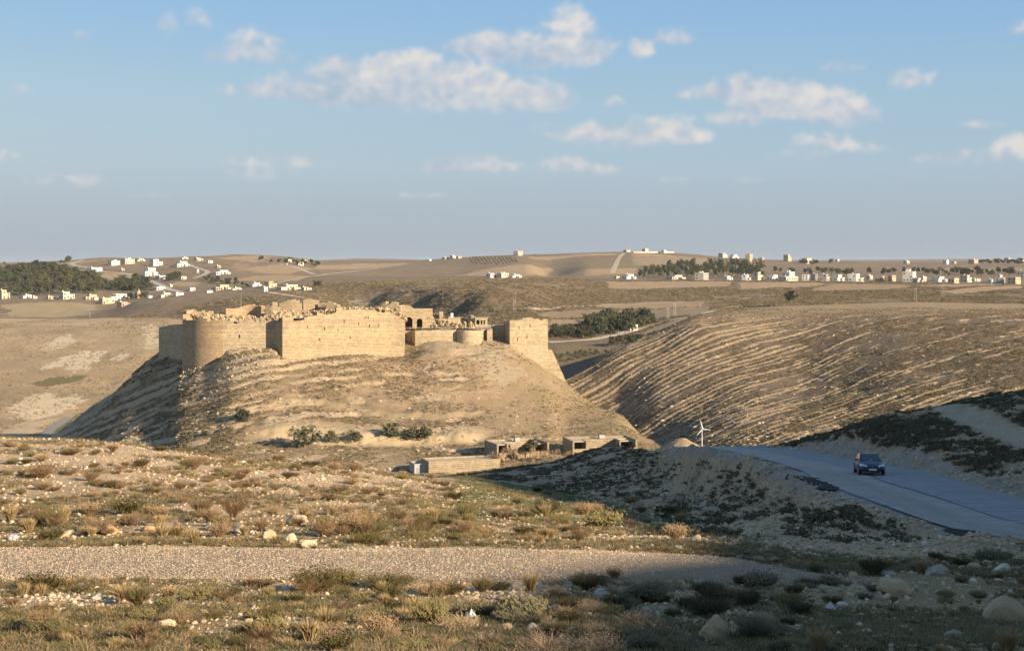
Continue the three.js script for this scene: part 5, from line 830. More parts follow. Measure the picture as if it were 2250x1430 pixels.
{ // later little building with window openings
  const m = new MB(), a = V(1044, 718, 517), L = 26 / FL * 517, H = 19 / FL * 517; for (const [x, w, y, h] of [[0.2, 0.5, H / 2, H], [L * 0.42, 0.45, H / 2, H], [L * 0.66, 0.4, H / 2, H], [L - 0.3, 0.9, H / 2, H]]) m.box(a[0] + x, a[1] + y, a[2], w, h, 0.8); m.box(a[0] + L / 2, a[1] + H - 0.35, a[2] + 0.003, L, 0.7, 0.82); m.box(a[0] + L / 2, a[1] + 0.4, a[2] - 0.003, L, 1.1, 0.8); m.box(a[0] + L / 2, a[1] + H / 2, a[2] - 4, L, H, 0.5); m.box(a[0] + L - 0.2, a[1] + H / 2, a[2] - 2, 0.5, H - 0.1, 4); m.box(a[0] + L / 2, a[1] + H + 0.1, a[2] - 2, L + 0.2, 0.2, 4.6);
  part('gatehouse', m.geo(), stoneB, castle).userData.label = 'small restored gatehouse with window openings';
}
// rubble along the wall heads and in the yards
rubble(260, 41, (r) => { const u = 470 + r() * 125, d = 489 + r() * 16, x = xOf(u, d); return [x, -(lerp(709, 694, r() * clamp((d - 489) / 10)) - V0) / FL * d, -d]; });
rubble(90, 42, (r) => { const u = 408 + r() * 70, d = 497 + r() * 12, x = xOf(u, d); return [x, -(lerp(700, 690, r()) - V0) / FL * d, -d]; });
rubble(240, 43, (r) => { const u = 600 + r() * 150, d = 484 + r() * 26, x = xOf(u, d), t = clamp((d - 484) / 22); return [x, -(lerp(u > 715 ? 684 : 704, 684, t) - V0) / FL * d, -d]; });
rubble(170, 44, (r) => { const u = 745 + r() * 110, d = 489 + r() * 14, x = xOf(u, d); return [x, -(681 - 4 * r() - V0) / FL * d, -d]; });
rubble(150, 45, (r) => { const u = 925 + r() * 62, d = 506 + r() * 14, x = xOf(u, d); return [x, -(lerp(717, 697 + 0.15 * Math.abs(u - 945), r()) - V0) / FL * d, -d]; });
rubble(90, 46, (r) => { const u = 985 + r() * 60, d = 508 + r() * 12, x = xOf(u, d); return [x, -(lerp(720, 708, r()) - V0) / FL * d, -d]; });
rubble(80, 47, (r) => { const u = 845 + r() * 50, d = 499 + r() * 6, x = xOf(u, d); return [x, -(lerp(708, 672, r() * (1 - clamp((u - 862) / 60))) - V0) / FL * d, -d]; });
rubble(50, 48, (r) => { const u = 575 + r() * 40, d = 506 + r() * 7, x = xOf(u, d); return [x, -(lerp(706, 684, r() * r()) - V0) / FL * d, -d]; });
rubble(120, 49, (r) => { const u = 480 + r() * 140, d = 462 + r() * 16, x = xOf(u, d); return [x, hC(x, d), -d]; }, rubbleMat, 0.15, 0.6);
rubble(60, 50, (r) => { const u = 395 + r() * 50, d = 484 + r() * 6, x = xOf(u, d); return [x, hC(x, d) + 0.1, -d]; }, rubbleMat, 0.2, 0.8);
{ // floors of the yards
  const yard = (u0, u1, d0, d1, v, d0b = d0) => { const m = new MB(), n = 10; for (let i = 0; i < n; i++) for (let j = 0; j < 4; j++) { const q = (a, b) => { const u = lerp(u0, u1, a / n), d = lerp(lerp(d0, d0b, a / n), d1, b / 4), x = xOf(u, d); return [x, -(v - V0) / FL * lerp(d0, d1, 0.4) + 0.5 * fb(x / 3, d / 3, 2), -d]; }; m.quad(q(i, j), q(i + 1, j), q(i + 1, j + 1), q(i, j + 1)); } part('yard_floor', m.geo(), rubbleMat, castle); };
  yard(424, 606, 488, 522, 704, 485); yard(624, 888, 480, 524, 697, 494); yard(888, 1118, 503, 532, 719, 507);
  const roof = new MB(); roof.quad(V(1109, 712, 505), V(1120, 710, 498), V(1203, 711, 501), V(1200, 712, 511)); part('tower_floor', roof.geo(), rubbleMat, castle);
}
{ // visitors' railing
  const m = new MB(), rail = part, line = [[890, 499.5], [912, 498], [958, 498], [1002, 499], [1031, 496.5], [1058, 500.5], [1078, 501]], y = (d) => -(725 - V0) / FL * d, metal = std(col(0.42, 0.40, 0.37), 0.7), P = line.map(([u, d]) => [xOf(u, d), y(d), -d]);
  for (let k = 0; k < P.length - 1; k++) { const a = P[k], b = P[k + 1], L = Math.hypot(b[0] - a[0], b[2] - a[2]), n = Math.max(1, Math.round(L / 2.2)); for (let i = 0; i < n; i++) { const t = i / n, p = [lerp(a[0], b[0], t), lerp(a[1], b[1], t), lerp(a[2], b[2], t)]; m.bar([p[0], p[1] - 0.4, p[2]], [p[0], p[1] + 1.1, p[2]], 0.04, 0.04, 4); } for (const h of [0.45, 1.05]) m.bar([a[0], a[1] + h, a[2]], [b[0], b[1] + h, b[2]], 0.03, 0.03, 4); }
  part('railing', m.geo(), metal, castle);
}
{ const p = V(529, 700, 522), m = new MB(); m.bar([p[0], p[1], p[2]], [p[0], p[1] + 9, p[2]], 0.06, 0.04, 5); part('flagpole', m.geo(), std(col(0.4, 0.4, 0.4), 0.6), castle); }
{ const p = V(993, 712, 516), o = thing('sign_board', 'small white information board in the castle yard', 'sign'); o.position.set(...p); const m = new MB(); m.bar([0, -0.5, 0], [0, 2.4, 0], 0.06, 0.06, 5); part('post', m.geo(), std(col(0.4, 0.4, 0.4), 0.7), o); const b = new MB(); b.box(0, 3.2, 0.08, 0.9, 1.7, 0.08); part('board', b.geo(), std(col(0.78, 0.77, 0.74), 0.7), o); }

// ---------------------------------------------------------------- buildings below the castle
const plaster = (r, g, b) => { const m = std(col(r * 1.68, g * 1.68, b * 1.68), 0.95, { map: grain.clone() }); m.map.repeat.set(0.35, 0.35); m.map.needsUpdate = true; return m; };
const glassDark = new THREE.MeshStandardMaterial({ color: col(0.035, 0.04, 0.05), roughness: 0.15, metalness: 0 });
function hollow(m, w, d, h, t = 0.4, sink = 0.45) {        // walls standing above a sunken roof, base at 0
  m.box(0, h / 2 - 1.5, d / 2 - t / 2, w, h + 3, t); m.box(0, h / 2 - 1.5, -d / 2 + t / 2, w, h + 3, t); m.box(-w / 2 + t / 2 + 0.003, h / 2 - 1.5, 0, t, h + 2.99, d - 2 * t); m.box(w / 2 - t / 2 - 0.003, h / 2 - 1.5, 0, t, h + 2.99, d - 2 * t);
}
function archWall(w, h, t, arches) {
  const s = new THREE.Shape([[-w / 2, -2], [w / 2, -2], [w / 2, h], [-w / 2, h]].map((p) => new THREE.Vector2(...p)));
  for (const [cx, half, spring] of arches) { const p = new THREE.Path(); p.moveTo(cx - half, -1.2); p.lineTo(cx - half, spring); p.absarc(cx, spring, half, Math.PI, 0, true); p.lineTo(cx + half, -1.2); p.closePath(); s.holes.push(p); }
  const g = new THREE.ExtrudeGeometry(s, { depth: t, bevelEnabled: false, curveSegments: 10 }); return g;
}
const lodgeStone = ashlar(0.36, 0.29, 0.195), roofTan = plaster(0.44, 0.37, 0.27), concrete = plaster(0.36, 0.36, 0.36);
{ // long low building
  const d = 384, a = V(1012, 1035, d), o = thing('service_building', 'long low stone building with a flat parapet roof below the castle hill', 'building'); o.position.set(a[0], a[1], a[2]); o.rotation.y = 0.3; const w = 20, dd = 8.5, h = 3.5, m = new MB(); hollow(m, w, dd, h); part('wall', m.geo(), lodgeStone, o); const r = new MB(); r.box(0, h - 0.45, 0, w - 0.8, 0.15, dd - 0.8); part('roof', r.geo(), roofTan, o);
  const b = thing('annex_building', 'grey rendered annex at the shaded end of the long low building', 'building'), p = V(923, 1040, d - 2); b.position.set(...p); b.rotation.y = 0.3; const n = new MB(); hollow(n, 4.6, 6, 3.0); part('wall', n.geo(), concrete, b); const rr = new MB(); rr.box(0, 2.55, 0, 3.8, 0.15, 5.2); part('roof', rr.geo(), roofTan, b); const dr = new MB(); dr.box(-1.2, 1.0, 3.03, 1.0, 2.1, 0.06); part('door', dr.geo(), std(col(0.22, 0.24, 0.27), 0.6), b);
}
{ // two courtyard lodges
  const make = (u, v, d, w, dd, h, turn, label, arches) => {
    const o = thing('stone_lodge', label, 'building'), p = V(u, v, d); o.position.set(...p); o.rotation.y = turn; const m = new MB(); m.box(-w / 2 + 0.25, h / 2 - 1, 0, 0.5, h + 2, dd); m.box(w / 2 - 0.25, h / 2 - 1, 0, 0.5, h + 2, dd); m.box(0, h / 2 - 1, -dd / 2 + 0.25, w - 1, h + 2, 0.5); part('wall', m.geo(), lodgeStone, o);
    const f = part('front_wall', archWall(w - 1, h * 0.52, 0.5, arches), lodgeStone, o); f.position.set(0, 0, dd / 2 - 0.5);
    const r = new MB(); r.box(0, h - 0.5, -dd * 0.28, w - 1, 0.2, dd * 0.4); r.box(-w * 0.36, h - 0.5, dd * 0.1, w * 0.2, 0.2, dd * 0.36); r.box(w * 0.36, h - 0.7, dd * 0.1, w * 0.2, 0.2, dd * 0.36); part('roof', r.geo(), roofTan, o);
    const y = new MB(); y.box(0, h / 2 - 0.8, -dd * 0.09, w * 0.5, h + 1, 0.4); y.box(-w * 0.26, h / 2 - 0.8, dd * 0.14, 0.4, h + 1, dd * 0.42); y.box(w * 0.26, h / 2 - 0.8, dd * 0.14, 0.4, h + 1, dd * 0.42); part('court_wall', y.geo(), lodgeStone, o);
    const fl = new MB(); fl.box(0, 0.1, 0, w - 1.2, 0.2, dd - 1.2); part('floor', fl.geo(), roofTan, o); const t = new MB(); t.box(w * 0.06, h + 0.2, -dd * 0.2, 1.6, 1.0, 1.4); part('rooftop_unit', t.geo(), concrete, o); return o;
  };
  make(1135, 1008, 398, 15.5, 11, 5.0, 0.34, 'square stone lodge with a hollow court behind bare trees', [[-3, 0.9, 0.8], [3.5, 1.0, 0.7]]);
  make(1318, 998, 402, 19, 11, 4.6, 0.22, 'larger stone lodge with arched openings beside the dark mound', [[-3.5, 1.4, 0.3], [2.5, 1.5, 0.3]]);
}
{ // bare and evergreen trees by the lodges
  const bare = leafy(0.30, 0.20, 0.12), bareGeo = (() => { const r = rng(601), m = new MB(); const go = (p, a, e, l, w, n) => { const q = [p[0] + Math.cos(a) * Math.cos(e) * l, p[1] + Math.sin(e) * l, p[2] + Math.sin(a) * Math.cos(e) * l]; m.bar(p, q, w, w * 0.6, 3); if (n) for (let k = 0; k < 4; k++) go(q, a + (r() - 0.5) * 2.6, e + (r() - 0.5) * 0.9, l * (0.55 + 0.25 * r()), w * 0.6, n - 1); }; for (let k = 0; k < 3; k++) go([0, 0, 0], k * 2.1, 1.25, 0.34, 0.02, 3); return m.geo(); })(), trunkGeo = new MB().bar([0, -0.1, 0], [0, 0.12, 0], 0.035, 0.028, 6).geo();
  for (const [u, v, h] of [[1085, 1014, 36], [1108, 1018, 40], [1130, 1014, 34], [1150, 1010, 30], [1172, 1010, 36], [1205, 1006, 34], [1225, 1000, 32], [1250, 996, 28], [1095, 1006, 30], [1190, 1000, 30], [1285, 992, 22]]) { const d = 386, p = V(u, v, d), g = thing('bare_tree', 'leafless brown tree in front of the stone lodges', 'tree', 'bare trees at the lodges'), s = h / FL * d; part('trunk', trunkGeo, bark, g); part('crown', bareGeo, bare, g); g.scale.set(s, s, s); g.rotation.y = u; g.position.set(p[0], Math.min(p[1], ground(p[0], d)), p[2]); }
  for (const [u, v, h, kind, label] of [[1165, 992, 34, 'dark', 'dark evergreen rising in the court of the square lodge'], [1441, 970, 34, 'olive', 'olive tree standing at the right end of the castle hill'], [1126, 1020, 26, 'dark', 'dark evergreen bush among the bare trees'], [1040, 1004, 12, 'dark', 'small dark bush behind the long low building']]) { const d = u === 1441 ? 470 : 392, p = V(u, v, d); putTree(p[0], d, Math.min(p[1], ground(p[0], d)), h / FL * d * (1 + 0.2), kind, label, null, u, 1.1); }
  const f = thing('wire_fence', 'thin wire fence on posts beside the grey annex', 'fence'), wire = std(col(0.2, 0.2, 0.2), 0.7); let prev = null; for (let k = 0; k < 9; k++) { const p = V(838 + k * 8, 1036 + k * 0.5, 388), y = Math.min(p[1], ground(p[0], 388)); const m = new MB(); m.bar([p[0], y - 0.4, p[2]], [p[0], p[1] + 2.4, p[2]], 0.06, 0.06, 4); part('post', m.geo(), wire, f); if (prev) { const w = new MB(); for (const h of [0.8, 1.5, 2.2]) w.bar([prev[0], prev[1] + h, prev[2]], [p[0], p[1] + h, p[2]], 0.015, 0.015, 3); part('wire', w.geo(), wire, f); } prev = p; }
}

// ---------------------------------------------------------------- the villages
const paint = { white: plaster(0.62, 0.60, 0.57), cream: plaster(0.50, 0.445, 0.365), yellow: plaster(0.46, 0.39, 0.285), grey: plaster(0.36, 0.345, 0.32), peach: plaster(0.48, 0.355, 0.25), tan: plaster(0.46, 0.37, 0.25), rosy: plaster(0.48, 0.30, 0.22), pale: plaster(0.50, 0.53, 0.53), dark: plaster(0.20, 0.20, 0.20) };
const tank = std(col(0.7, 0.7, 0.68), 0.6), unit = new THREE.CylinderGeometry(0.6, 0.6, 1.3, 10);
const frameMat = std(col(0.5, 0.48, 0.45), 0.8);
// [u left, u right, v top, v foot, colour, storeys, turn, form]; form 0 plain box, 1 with a stair room, 2 stepped in two heights, 3 with a lower wing, 4 unfinished with column stubs
function house([u0, u1, vt, vb, colour, floors, turn = 38, form = 0], seed, label, group, name = 'house', which = [SB]) {
  const uc = (u0 + u1) / 2, p = hit(uc, vb, which, 600) ?? hit(uc, vb + 3, which, 600); if (!p) return;
  const d = -p[2], k = d / FL, W = (u1 - u0) * k, H = (vb - vt) * k * 0.86, th = (turn + 14) * Math.PI / 180, r = rng(seed * 7 + 3), depth = clamp(W * 0.55, 3, 13), front = Math.max(2.5, (W - depth * Math.sin(Math.abs(th))) / Math.cos(th)), o = thing(name, label, 'house', group), m = paint[colour];
  o.position.set(p[0], p[1], p[2] - depth * 0.3); o.rotation.y = th;
  const bodies = [], B = (cx, cz, w, dd, h, y0 = 0) => { bodies.push([cx, cz, w, dd, h, y0]); };
  if (form === 2) { B(-front * 0.22, 0, front * 0.56, depth, H); B(front * 0.28, 0.2, front * 0.44, depth * 0.9, H * 0.62); }
  else if (form === 3) { B(front * 0.12, -depth * 0.1, front * 0.62, depth * 0.8, H); B(-front * 0.36, depth * 0.08, front * 0.34, depth * 0.7, H * 0.55); B(front * 0.3, depth * 0.42, front * 0.36, depth * 0.4, H * 0.45); }
  else if (form === 1) { B(0, 0, front, depth, H * 0.8); B(front * 0.15, -depth * 0.15, front * 0.32, depth * 0.4, H * 0.2 + 0.3, H * 0.8 - 0.3); }
  else B(0, 0, front, depth, H);
  for (const [cx, cz, w, dd, h, y0] of bodies) {
    const g = new MB(); g.box(cx, y0 + h / 2 - (y0 ? 0 : 1), cz, w, h + (y0 ? 0 : 2), dd); const wl = part(y0 ? 'stair_room' : 'wall', g.geo(), m, o);
    const e = new MB(), t = 0.25; for (const [x, z, a, b] of [[0, dd / 2 - t / 2 + 0.02, w + 0.04, t], [0, -dd / 2 + t / 2 - 0.02, w + 0.04, t], [-w / 2 + t / 2 - 0.02, 0, t, dd - t], [w / 2 - t / 2 + 0.02, 0, t, dd - t]]) e.box(cx + x, y0 + h + 0.25, cz + z, a, 0.5, b); part('parapet', e.geo(), m, wl);
    if (y0 || h < 2) continue;
    const fl = Math.max(1, Math.round(h / 3.3)), n = Math.max(1, Math.min(5, Math.round(w / 3.4))), ns = Math.max(1, Math.min(3, Math.round(dd / 4)));
    for (let f = 0; f < fl; f++) { const y = y0 + h * (f + 0.55) / fl; for (let q = 0; q < n; q++) { if (r() < 0.18) continue; const x = cx - w / 2 + w * (q + 0.5) / n, door = f === 0 && q === 0; opening(o, door ? 'door' : 'window', x, door ? 1.1 : y, cz + dd / 2, 1.7, door ? 2.3 : 1.7, 0); } for (let q = 0; q < ns; q++) if (r() < 0.7) opening(o, 'window', cx - w / 2, y, cz - dd / 2 + dd * (q + 0.5) / ns, 1.5, 1.7, 1); }
  }
  if (form === 4) for (let q = 0; q < 6; q++) { const g = new MB(); g.box(-front / 2 + 0.4 + q * (front - 0.8) / 5, H + 0.9, depth / 2 - 0.4, 0.35, 1.8, 0.35); part('column_stub', g.geo(), paint.tan, o); }
  if (r() < 0.6 && form !== 4) { const t = part('water_tank', unit, tank, o); t.position.set(bodies[0][0] - bodies[0][2] * 0.25, bodies[0][4] + 0.9, bodies[0][1]); }
  return o;
}
const paneGeo = {};
function opening(o, kind, x, y, z, w, h, side) {
  const key = kind + w + h, g = (paneGeo[key] ??= (() => { const f = new MB(); const t = 0.1; f.box(0, h / 2 - t / 2, 0, w, t, 0.1); f.box(0, -h / 2 + t / 2, 0, w, t, 0.1); f.box(-w / 2 + t / 2, 0, 0, t, h - 2 * t, 0.1); f.box(w / 2 - t / 2, 0, 0, t, h - 2 * t, 0.1); return [f.geo(), new MB().box(0, 0, 0, w - 2 * t, h - 2 * t, 0.05).geo()]; })());
  const f = part(kind, g[0], frameMat, o), p = part(kind === 'door' ? 'panel' : 'pane', g[1], glassDark, f); f.position.set(side ? x - 0.05 : x, y, side ? z : z + 0.05); if (side) f.rotation.y = -Math.PI / 2; p.position.z = -0.01;
}
const hillVillage = [
  [-4, 18, 635, 656, 'yellow', 2, 38, 2], [44, 68, 647, 655, 'white', 1, 35, 3], [128, 160, 639, 657, 'cream', 3, 35, 2], [181, 213, 647, 658, 'yellow', 1, 25, 3], [215, 248, 654, 667, 'yellow', 2, 30, 0], [231, 279, 645, 659, 'white', 2, 35, 3], [256, 286, 663, 672, 'rosy', 1, 40, 2], [190, 220, 587, 597, 'white', 1, 42, 0],
  [236, 260, 570, 583, 'white', 2, 40, 1], [265, 292, 565, 580, 'cream', 2, 40, 1], [295, 316, 568, 574, 'cream', 1, 40, 3], [327, 355, 568, 584, 'white', 2, 35, 2], [308, 342, 587, 606, 'white', 2, 40, 3], [340, 371, 605, 613, 'pale', 1, 30, 2], [379, 412, 573, 586, 'white', 2, 38, 3], [335, 360, 629, 637, 'white', 1, 40, 1], [345, 375, 643, 653, 'cream', 2, 35, 3], [381, 402, 644, 649, 'white', 1, 20, 0], [263, 272, 590, 595, 'yellow', 1, 35, 0],
  [395, 412, 565, 569, 'white', 1, 30, 3], [425, 444, 566, 573, 'cream', 2, 38, 2], [453, 466, 572, 578, 'white', 1, 30, 0], [473, 484, 583, 589, 'tan', 2, 35, 0], [464, 503, 593, 603, 'white', 1, 30, 3], [428, 436, 591, 600, 'white', 1, 40, 1], [393, 408, 607, 614, 'cream', 1, 30, 0], [412, 427, 632, 639, 'white', 1, 40, 0], [464, 505, 625, 637, 'yellow', 2, 25, 3], [450, 466, 638, 643, 'white', 1, 25, 1], [575, 587, 630, 641, 'white', 2, 40, 0], [580, 606, 617, 632, 'tan', 3, 42, 2], [604, 658, 625, 637, 'cream', 2, 25, 3], [660, 684, 631, 637, 'cream', 1, 30, 2], [547, 572, 621, 629, 'white', 1, 35, 3], [629, 640, 569, 576, 'cream', 2, 35, 0], [650, 666, 575, 583, 'white', 1, 30, 1], [625, 631, 579, 583, 'white', 1, 30, 0], [667, 675, 572, 576, 'cream', 1, 30, 0], [322, 333, 650, 655, 'white', 1, 30, 0], [100, 118, 651, 657, 'tan', 1, 30, 0], [68, 80, 651, 656, 'grey', 1, 30, 0], [370, 378, 626, 630, 'white', 1, 30, 0], [505, 530, 632, 637, 'cream', 1, 20, 3],
];
const plateau = [
  [1364, 1398, 602, 613, 'white', 1, 35, 3], [1350, 1362, 607, 612, 'cream', 1, 30, 0], [1460, 1507, 604, 614, 'cream', 1, 30, 3], [1525, 1561, 594, 615, 'grey', 3, 55, 1], [1588, 1612, 606, 615, 'white', 1, 30, 2], [1626, 1652, 602, 616, 'pale', 1, 55, 3], [1655, 1678, 596, 615, 'cream', 2, 35, 2], [1682, 1716, 603, 616, 'white', 1, 40, 3], [1719, 1750, 592, 612, 'pale', 2, 42, 1], [1712, 1756, 607, 617, 'cream', 1, 20, 0], [1760, 1784, 603, 616, 'white', 1, 60, 0], [1782, 1800, 600, 616, 'dark', 1, 45, 0], [1800, 1828, 601, 617, 'grey', 2, 50, 2], [1826, 1858, 602, 617, 'white', 1, 40, 3], [1857, 1902, 600, 619, 'white', 2, 50, 3], [1904, 1920, 602, 614, 'cream', 2, 38, 1], [1921, 1951, 606, 618, 'rosy', 1, 50, 0], [1952, 1971, 604, 618, 'peach', 1, 30, 0], [1981, 2021, 588, 619, 'white', 4, 52, 1], [2002, 2032, 610, 621, 'grey', 1, 40, 3], [2021, 2039, 605, 618, 'cream', 1, 30, 1], [2043, 2086, 607, 619, 'pale', 1, 35, 3], [2084, 2111, 611, 622, 'tan', 1, 35, 4], [2111, 2140, 603, 620, 'cream', 2, 35, 2], [2138, 2156, 613, 618, 'white', 1, 10, 0], [2186, 2216, 609, 623, 'grey', 1, 50, 0], [2170, 2188, 613, 623, 'pale', 1, 40, 0], [2192, 2206, 602, 612, 'white', 1, 40, 1], [2215, 2248, 608, 624, 'tan', 1, 35, 4], [2234, 2262, 594, 612, 'grey', 2, 45, 2],
];
const skyline = [
  [971, 988, 565, 569, 'cream', 1, 30, 0], [988, 1004, 561, 568, 'cream', 2, 35, 2], [1002, 1014, 563, 568, 'tan', 1, 35, 0], [941, 948, 570, 573, 'white', 1, 30, 0], [1370, 1386, 549, 554, 'grey', 1, 30, 0], [1411, 1426, 544, 555, 'cream', 2, 40, 1], [1452, 1468, 549, 556, 'white', 1, 35, 2], [1579, 1600, 555, 566, 'cream', 2, 35, 2], [1601, 1625, 556, 566, 'white', 1, 30, 3], [1637, 1656, 556, 575, 'tan', 3, 50, 0], [1722, 1742, 558, 574, 'yellow', 2, 40, 2], [1756, 1792, 566, 579, 'cream', 2, 35, 3], [1670, 1680, 563, 569, 'peach', 1, 35, 0], [1986, 2001, 571, 579, 'cream', 2, 35, 1], [2072, 2088, 570, 581, 'white', 2, 40, 0], [2094, 2103, 575, 579, 'white', 1, 30, 0], [2129, 2153, 567, 579, 'peach', 2, 35, 1], [2185, 2194, 568, 573, 'white', 1, 30, 0], [2208, 2226, 566, 573, 'cream', 2, 35, 2], [2236, 2256, 566, 574, 'white', 1, 35, 2], [1837, 1846, 569, 574, 'tan', 1, 30, 0],
];
const shapeWord = ['plain box-like', 'stair-topped', 'stepped', 'winged', 'unfinished'], storeyWord = ['', 'one-storey', 'two-storey', 'three-storey', 'four-storey'], colourWord = { white: 'white', cream: 'cream', yellow: 'sandy yellow', grey: 'grey block', peach: 'peach', tan: 'tan', rosy: 'reddish', pale: 'pale bluish white', dark: 'charcoal' };
let hs = 1;
for (const [list, where, tail] of [[hillVillage, 'in the village on the left hillside', 'the left hillside'], [plateau, 'in the village row along the plateau edge', 'the plateau edge'], [skyline, 'on the skyline ridge', 'the skyline ridge']]) {
  const count = {}; const L = list.map((q) => `${colourWord[q[4]]} ${shapeWord[q[7] ?? 0]} ${storeyWord[q[5]]} house ${where}`); L.forEach((l) => (count[l] = (count[l] ?? 0) + 1));
  list.forEach((q, k) => house(q, hs++, L[k], count[L[k]] > 1 ? `${colourWord[q[4]]} houses of ${tail}` : undefined));
}
house([1068, 1092, 600, 610, 'white', 1, 35, 2], 201, 'white stepped farmhouse, first of the pair alone on the bare plain', undefined, 'farmhouse'); house([1092, 1118, 597, 610, 'cream', 1, 30, 1], 202, 'cream farmhouse between white ones alone on the bare plain', undefined, 'farmhouse'); house([1118, 1146, 603, 610, 'white', 1, 25, 3], 203, 'low white farm wing with a long wall on the bare plain', undefined, 'farmhouse');
house([1128, 1149, 550.5, 562, 'grey', 2, 48, 0], 204, 'lone windowed grey block on the bare skyline', undefined, 'house');
house([1375, 1402, 713, 727, 'cream', 1, 25, 0], 205, 'cream shed at the end of the pine grove beside the valley road', undefined, 'shed'); house([1366, 1412, 758, 769, 'cream', 1, 25, 3], 206, 'cream flat-roofed farm building partly hidden by the hillside', undefined, 'farmhouse'); house([1361, 1374, 770, 780, 'tan', 1, 30, 0], 207, 'small stone hut below the cream farm building', undefined, 'hut');
{ const p = hit(437, 555 + 100, [SB], 900); }
{ // minaret
  const p = hit(304, 655, [SB], 900); if (p) { const d = -p[2], k = d / FL, o = thing('minaret', 'slender stone minaret with a green cap beside the pine wood', 'tower'); o.position.set(...p); const m = new MB(); m.box(0, 7 * k - 1, 0, 5.2 * k, 14 * k + 2, 5.2 * k); part('shaft', m.geo(), paint.tan, o); const b = new MB(); b.box(0, 14.4 * k, 0, 6.4 * k, 0.9 * k, 6.4 * k); part('balcony', b.geo(), paint.cream, o); const n = new THREE.CylinderGeometry(1.7 * k, 1.8 * k, 3 * k, 10); const l = part('lantern', n, paint.cream, o); l.position.y = 16.2 * k; const c = part('cap', new THREE.ConeGeometry(2 * k, 3.6 * k, 12), std(col(0.16, 0.26, 0.2), 0.8), o); c.position.y = 19.5 * k; }
}
{ // compound wall on the skyline hill
  const o = thing('compound_wall', 'pale compound wall around the houses on the hilltop', 'wall'), m = new MB(); let prev = null; for (let u = 1392; u <= 1484; u += 6) { const p = hit(u, 555.5, [SB], 1500) ?? null; if (p && prev && Math.abs(p[2] - prev[2]) < 60) { const l = Math.hypot(p[0] - prev[0], p[2] - prev[2]); m.box((p[0] + prev[0]) / 2, (p[1] + prev[1]) / 2 + 0.6, (p[2] + prev[2]) / 2, l, 3.2, 0.4, -Math.atan2(p[2] - prev[2], p[0] - prev[0])); } prev = p; } part('wall', m.geo(), paint.cream, o);
}
// poles
const poleMat = std(col(0.42, 0.39, 0.35), 0.8);
for (const [u, vt, vb, pair, label] of [[2013, 632, 661, 1, 'double wooden power pole on the crest of the near hillside'], [2073, 623, 650, 1, 'double wooden power pole on the slope behind the near hillside'], [1468, 677, 702, 1, 'double power pole beside the valley road'], [1483, 665, 693, 1, 'double power pole up the fields behind the valley road'], [1133, 642, 667, 0, 'tall single pole on the far valley spur'], [1129, 657, 684, 0, 'single pole just below the tall one on the far valley spur'], [507, 615, 638, 0, 'tall mast before the long yellow village building'], [511, 615, 638, 0, 'second mast before the long yellow village building'], [2068, 590, 612, 0, 'thin mast behind the pale village houses'], [1679, 595, 616, 0, 'thin mast beside the cream village house'], [1285, 597, 606, 0, 'short mast on the bare plain'], [1289, 597, 606, 0, 'short mast beside another on the bare plain'], [196, 688, 697, 0, 'small pole in the bowl field on the left'], [400, 0, 0, 0, '']]) {
  if (!vb) continue; const p = hit(u, vb, sheets, 300); if (!p) continue; const k = -p[2] / FL, h = (vb - vt) * k, o = thing('utility_pole', label, 'pole'); o.position.set(...p); const w = pair ? 2.0 * k : 0; for (const s of pair ? [-1, 1] : [0]) { const m = new MB(); m.bar([s * w, -0.5, 0], [s * w, h, 0], 0.2 * k ** 0.3, 0.16 * k ** 0.3, 6); part('pole', m.geo(), poleMat, o); } const c = new MB(); c.box(0, h * 0.94, 0, pair ? w * 3 : 1.6, 0.18, 0.18); part('crossarm', c.geo(), poleMat, o);
}

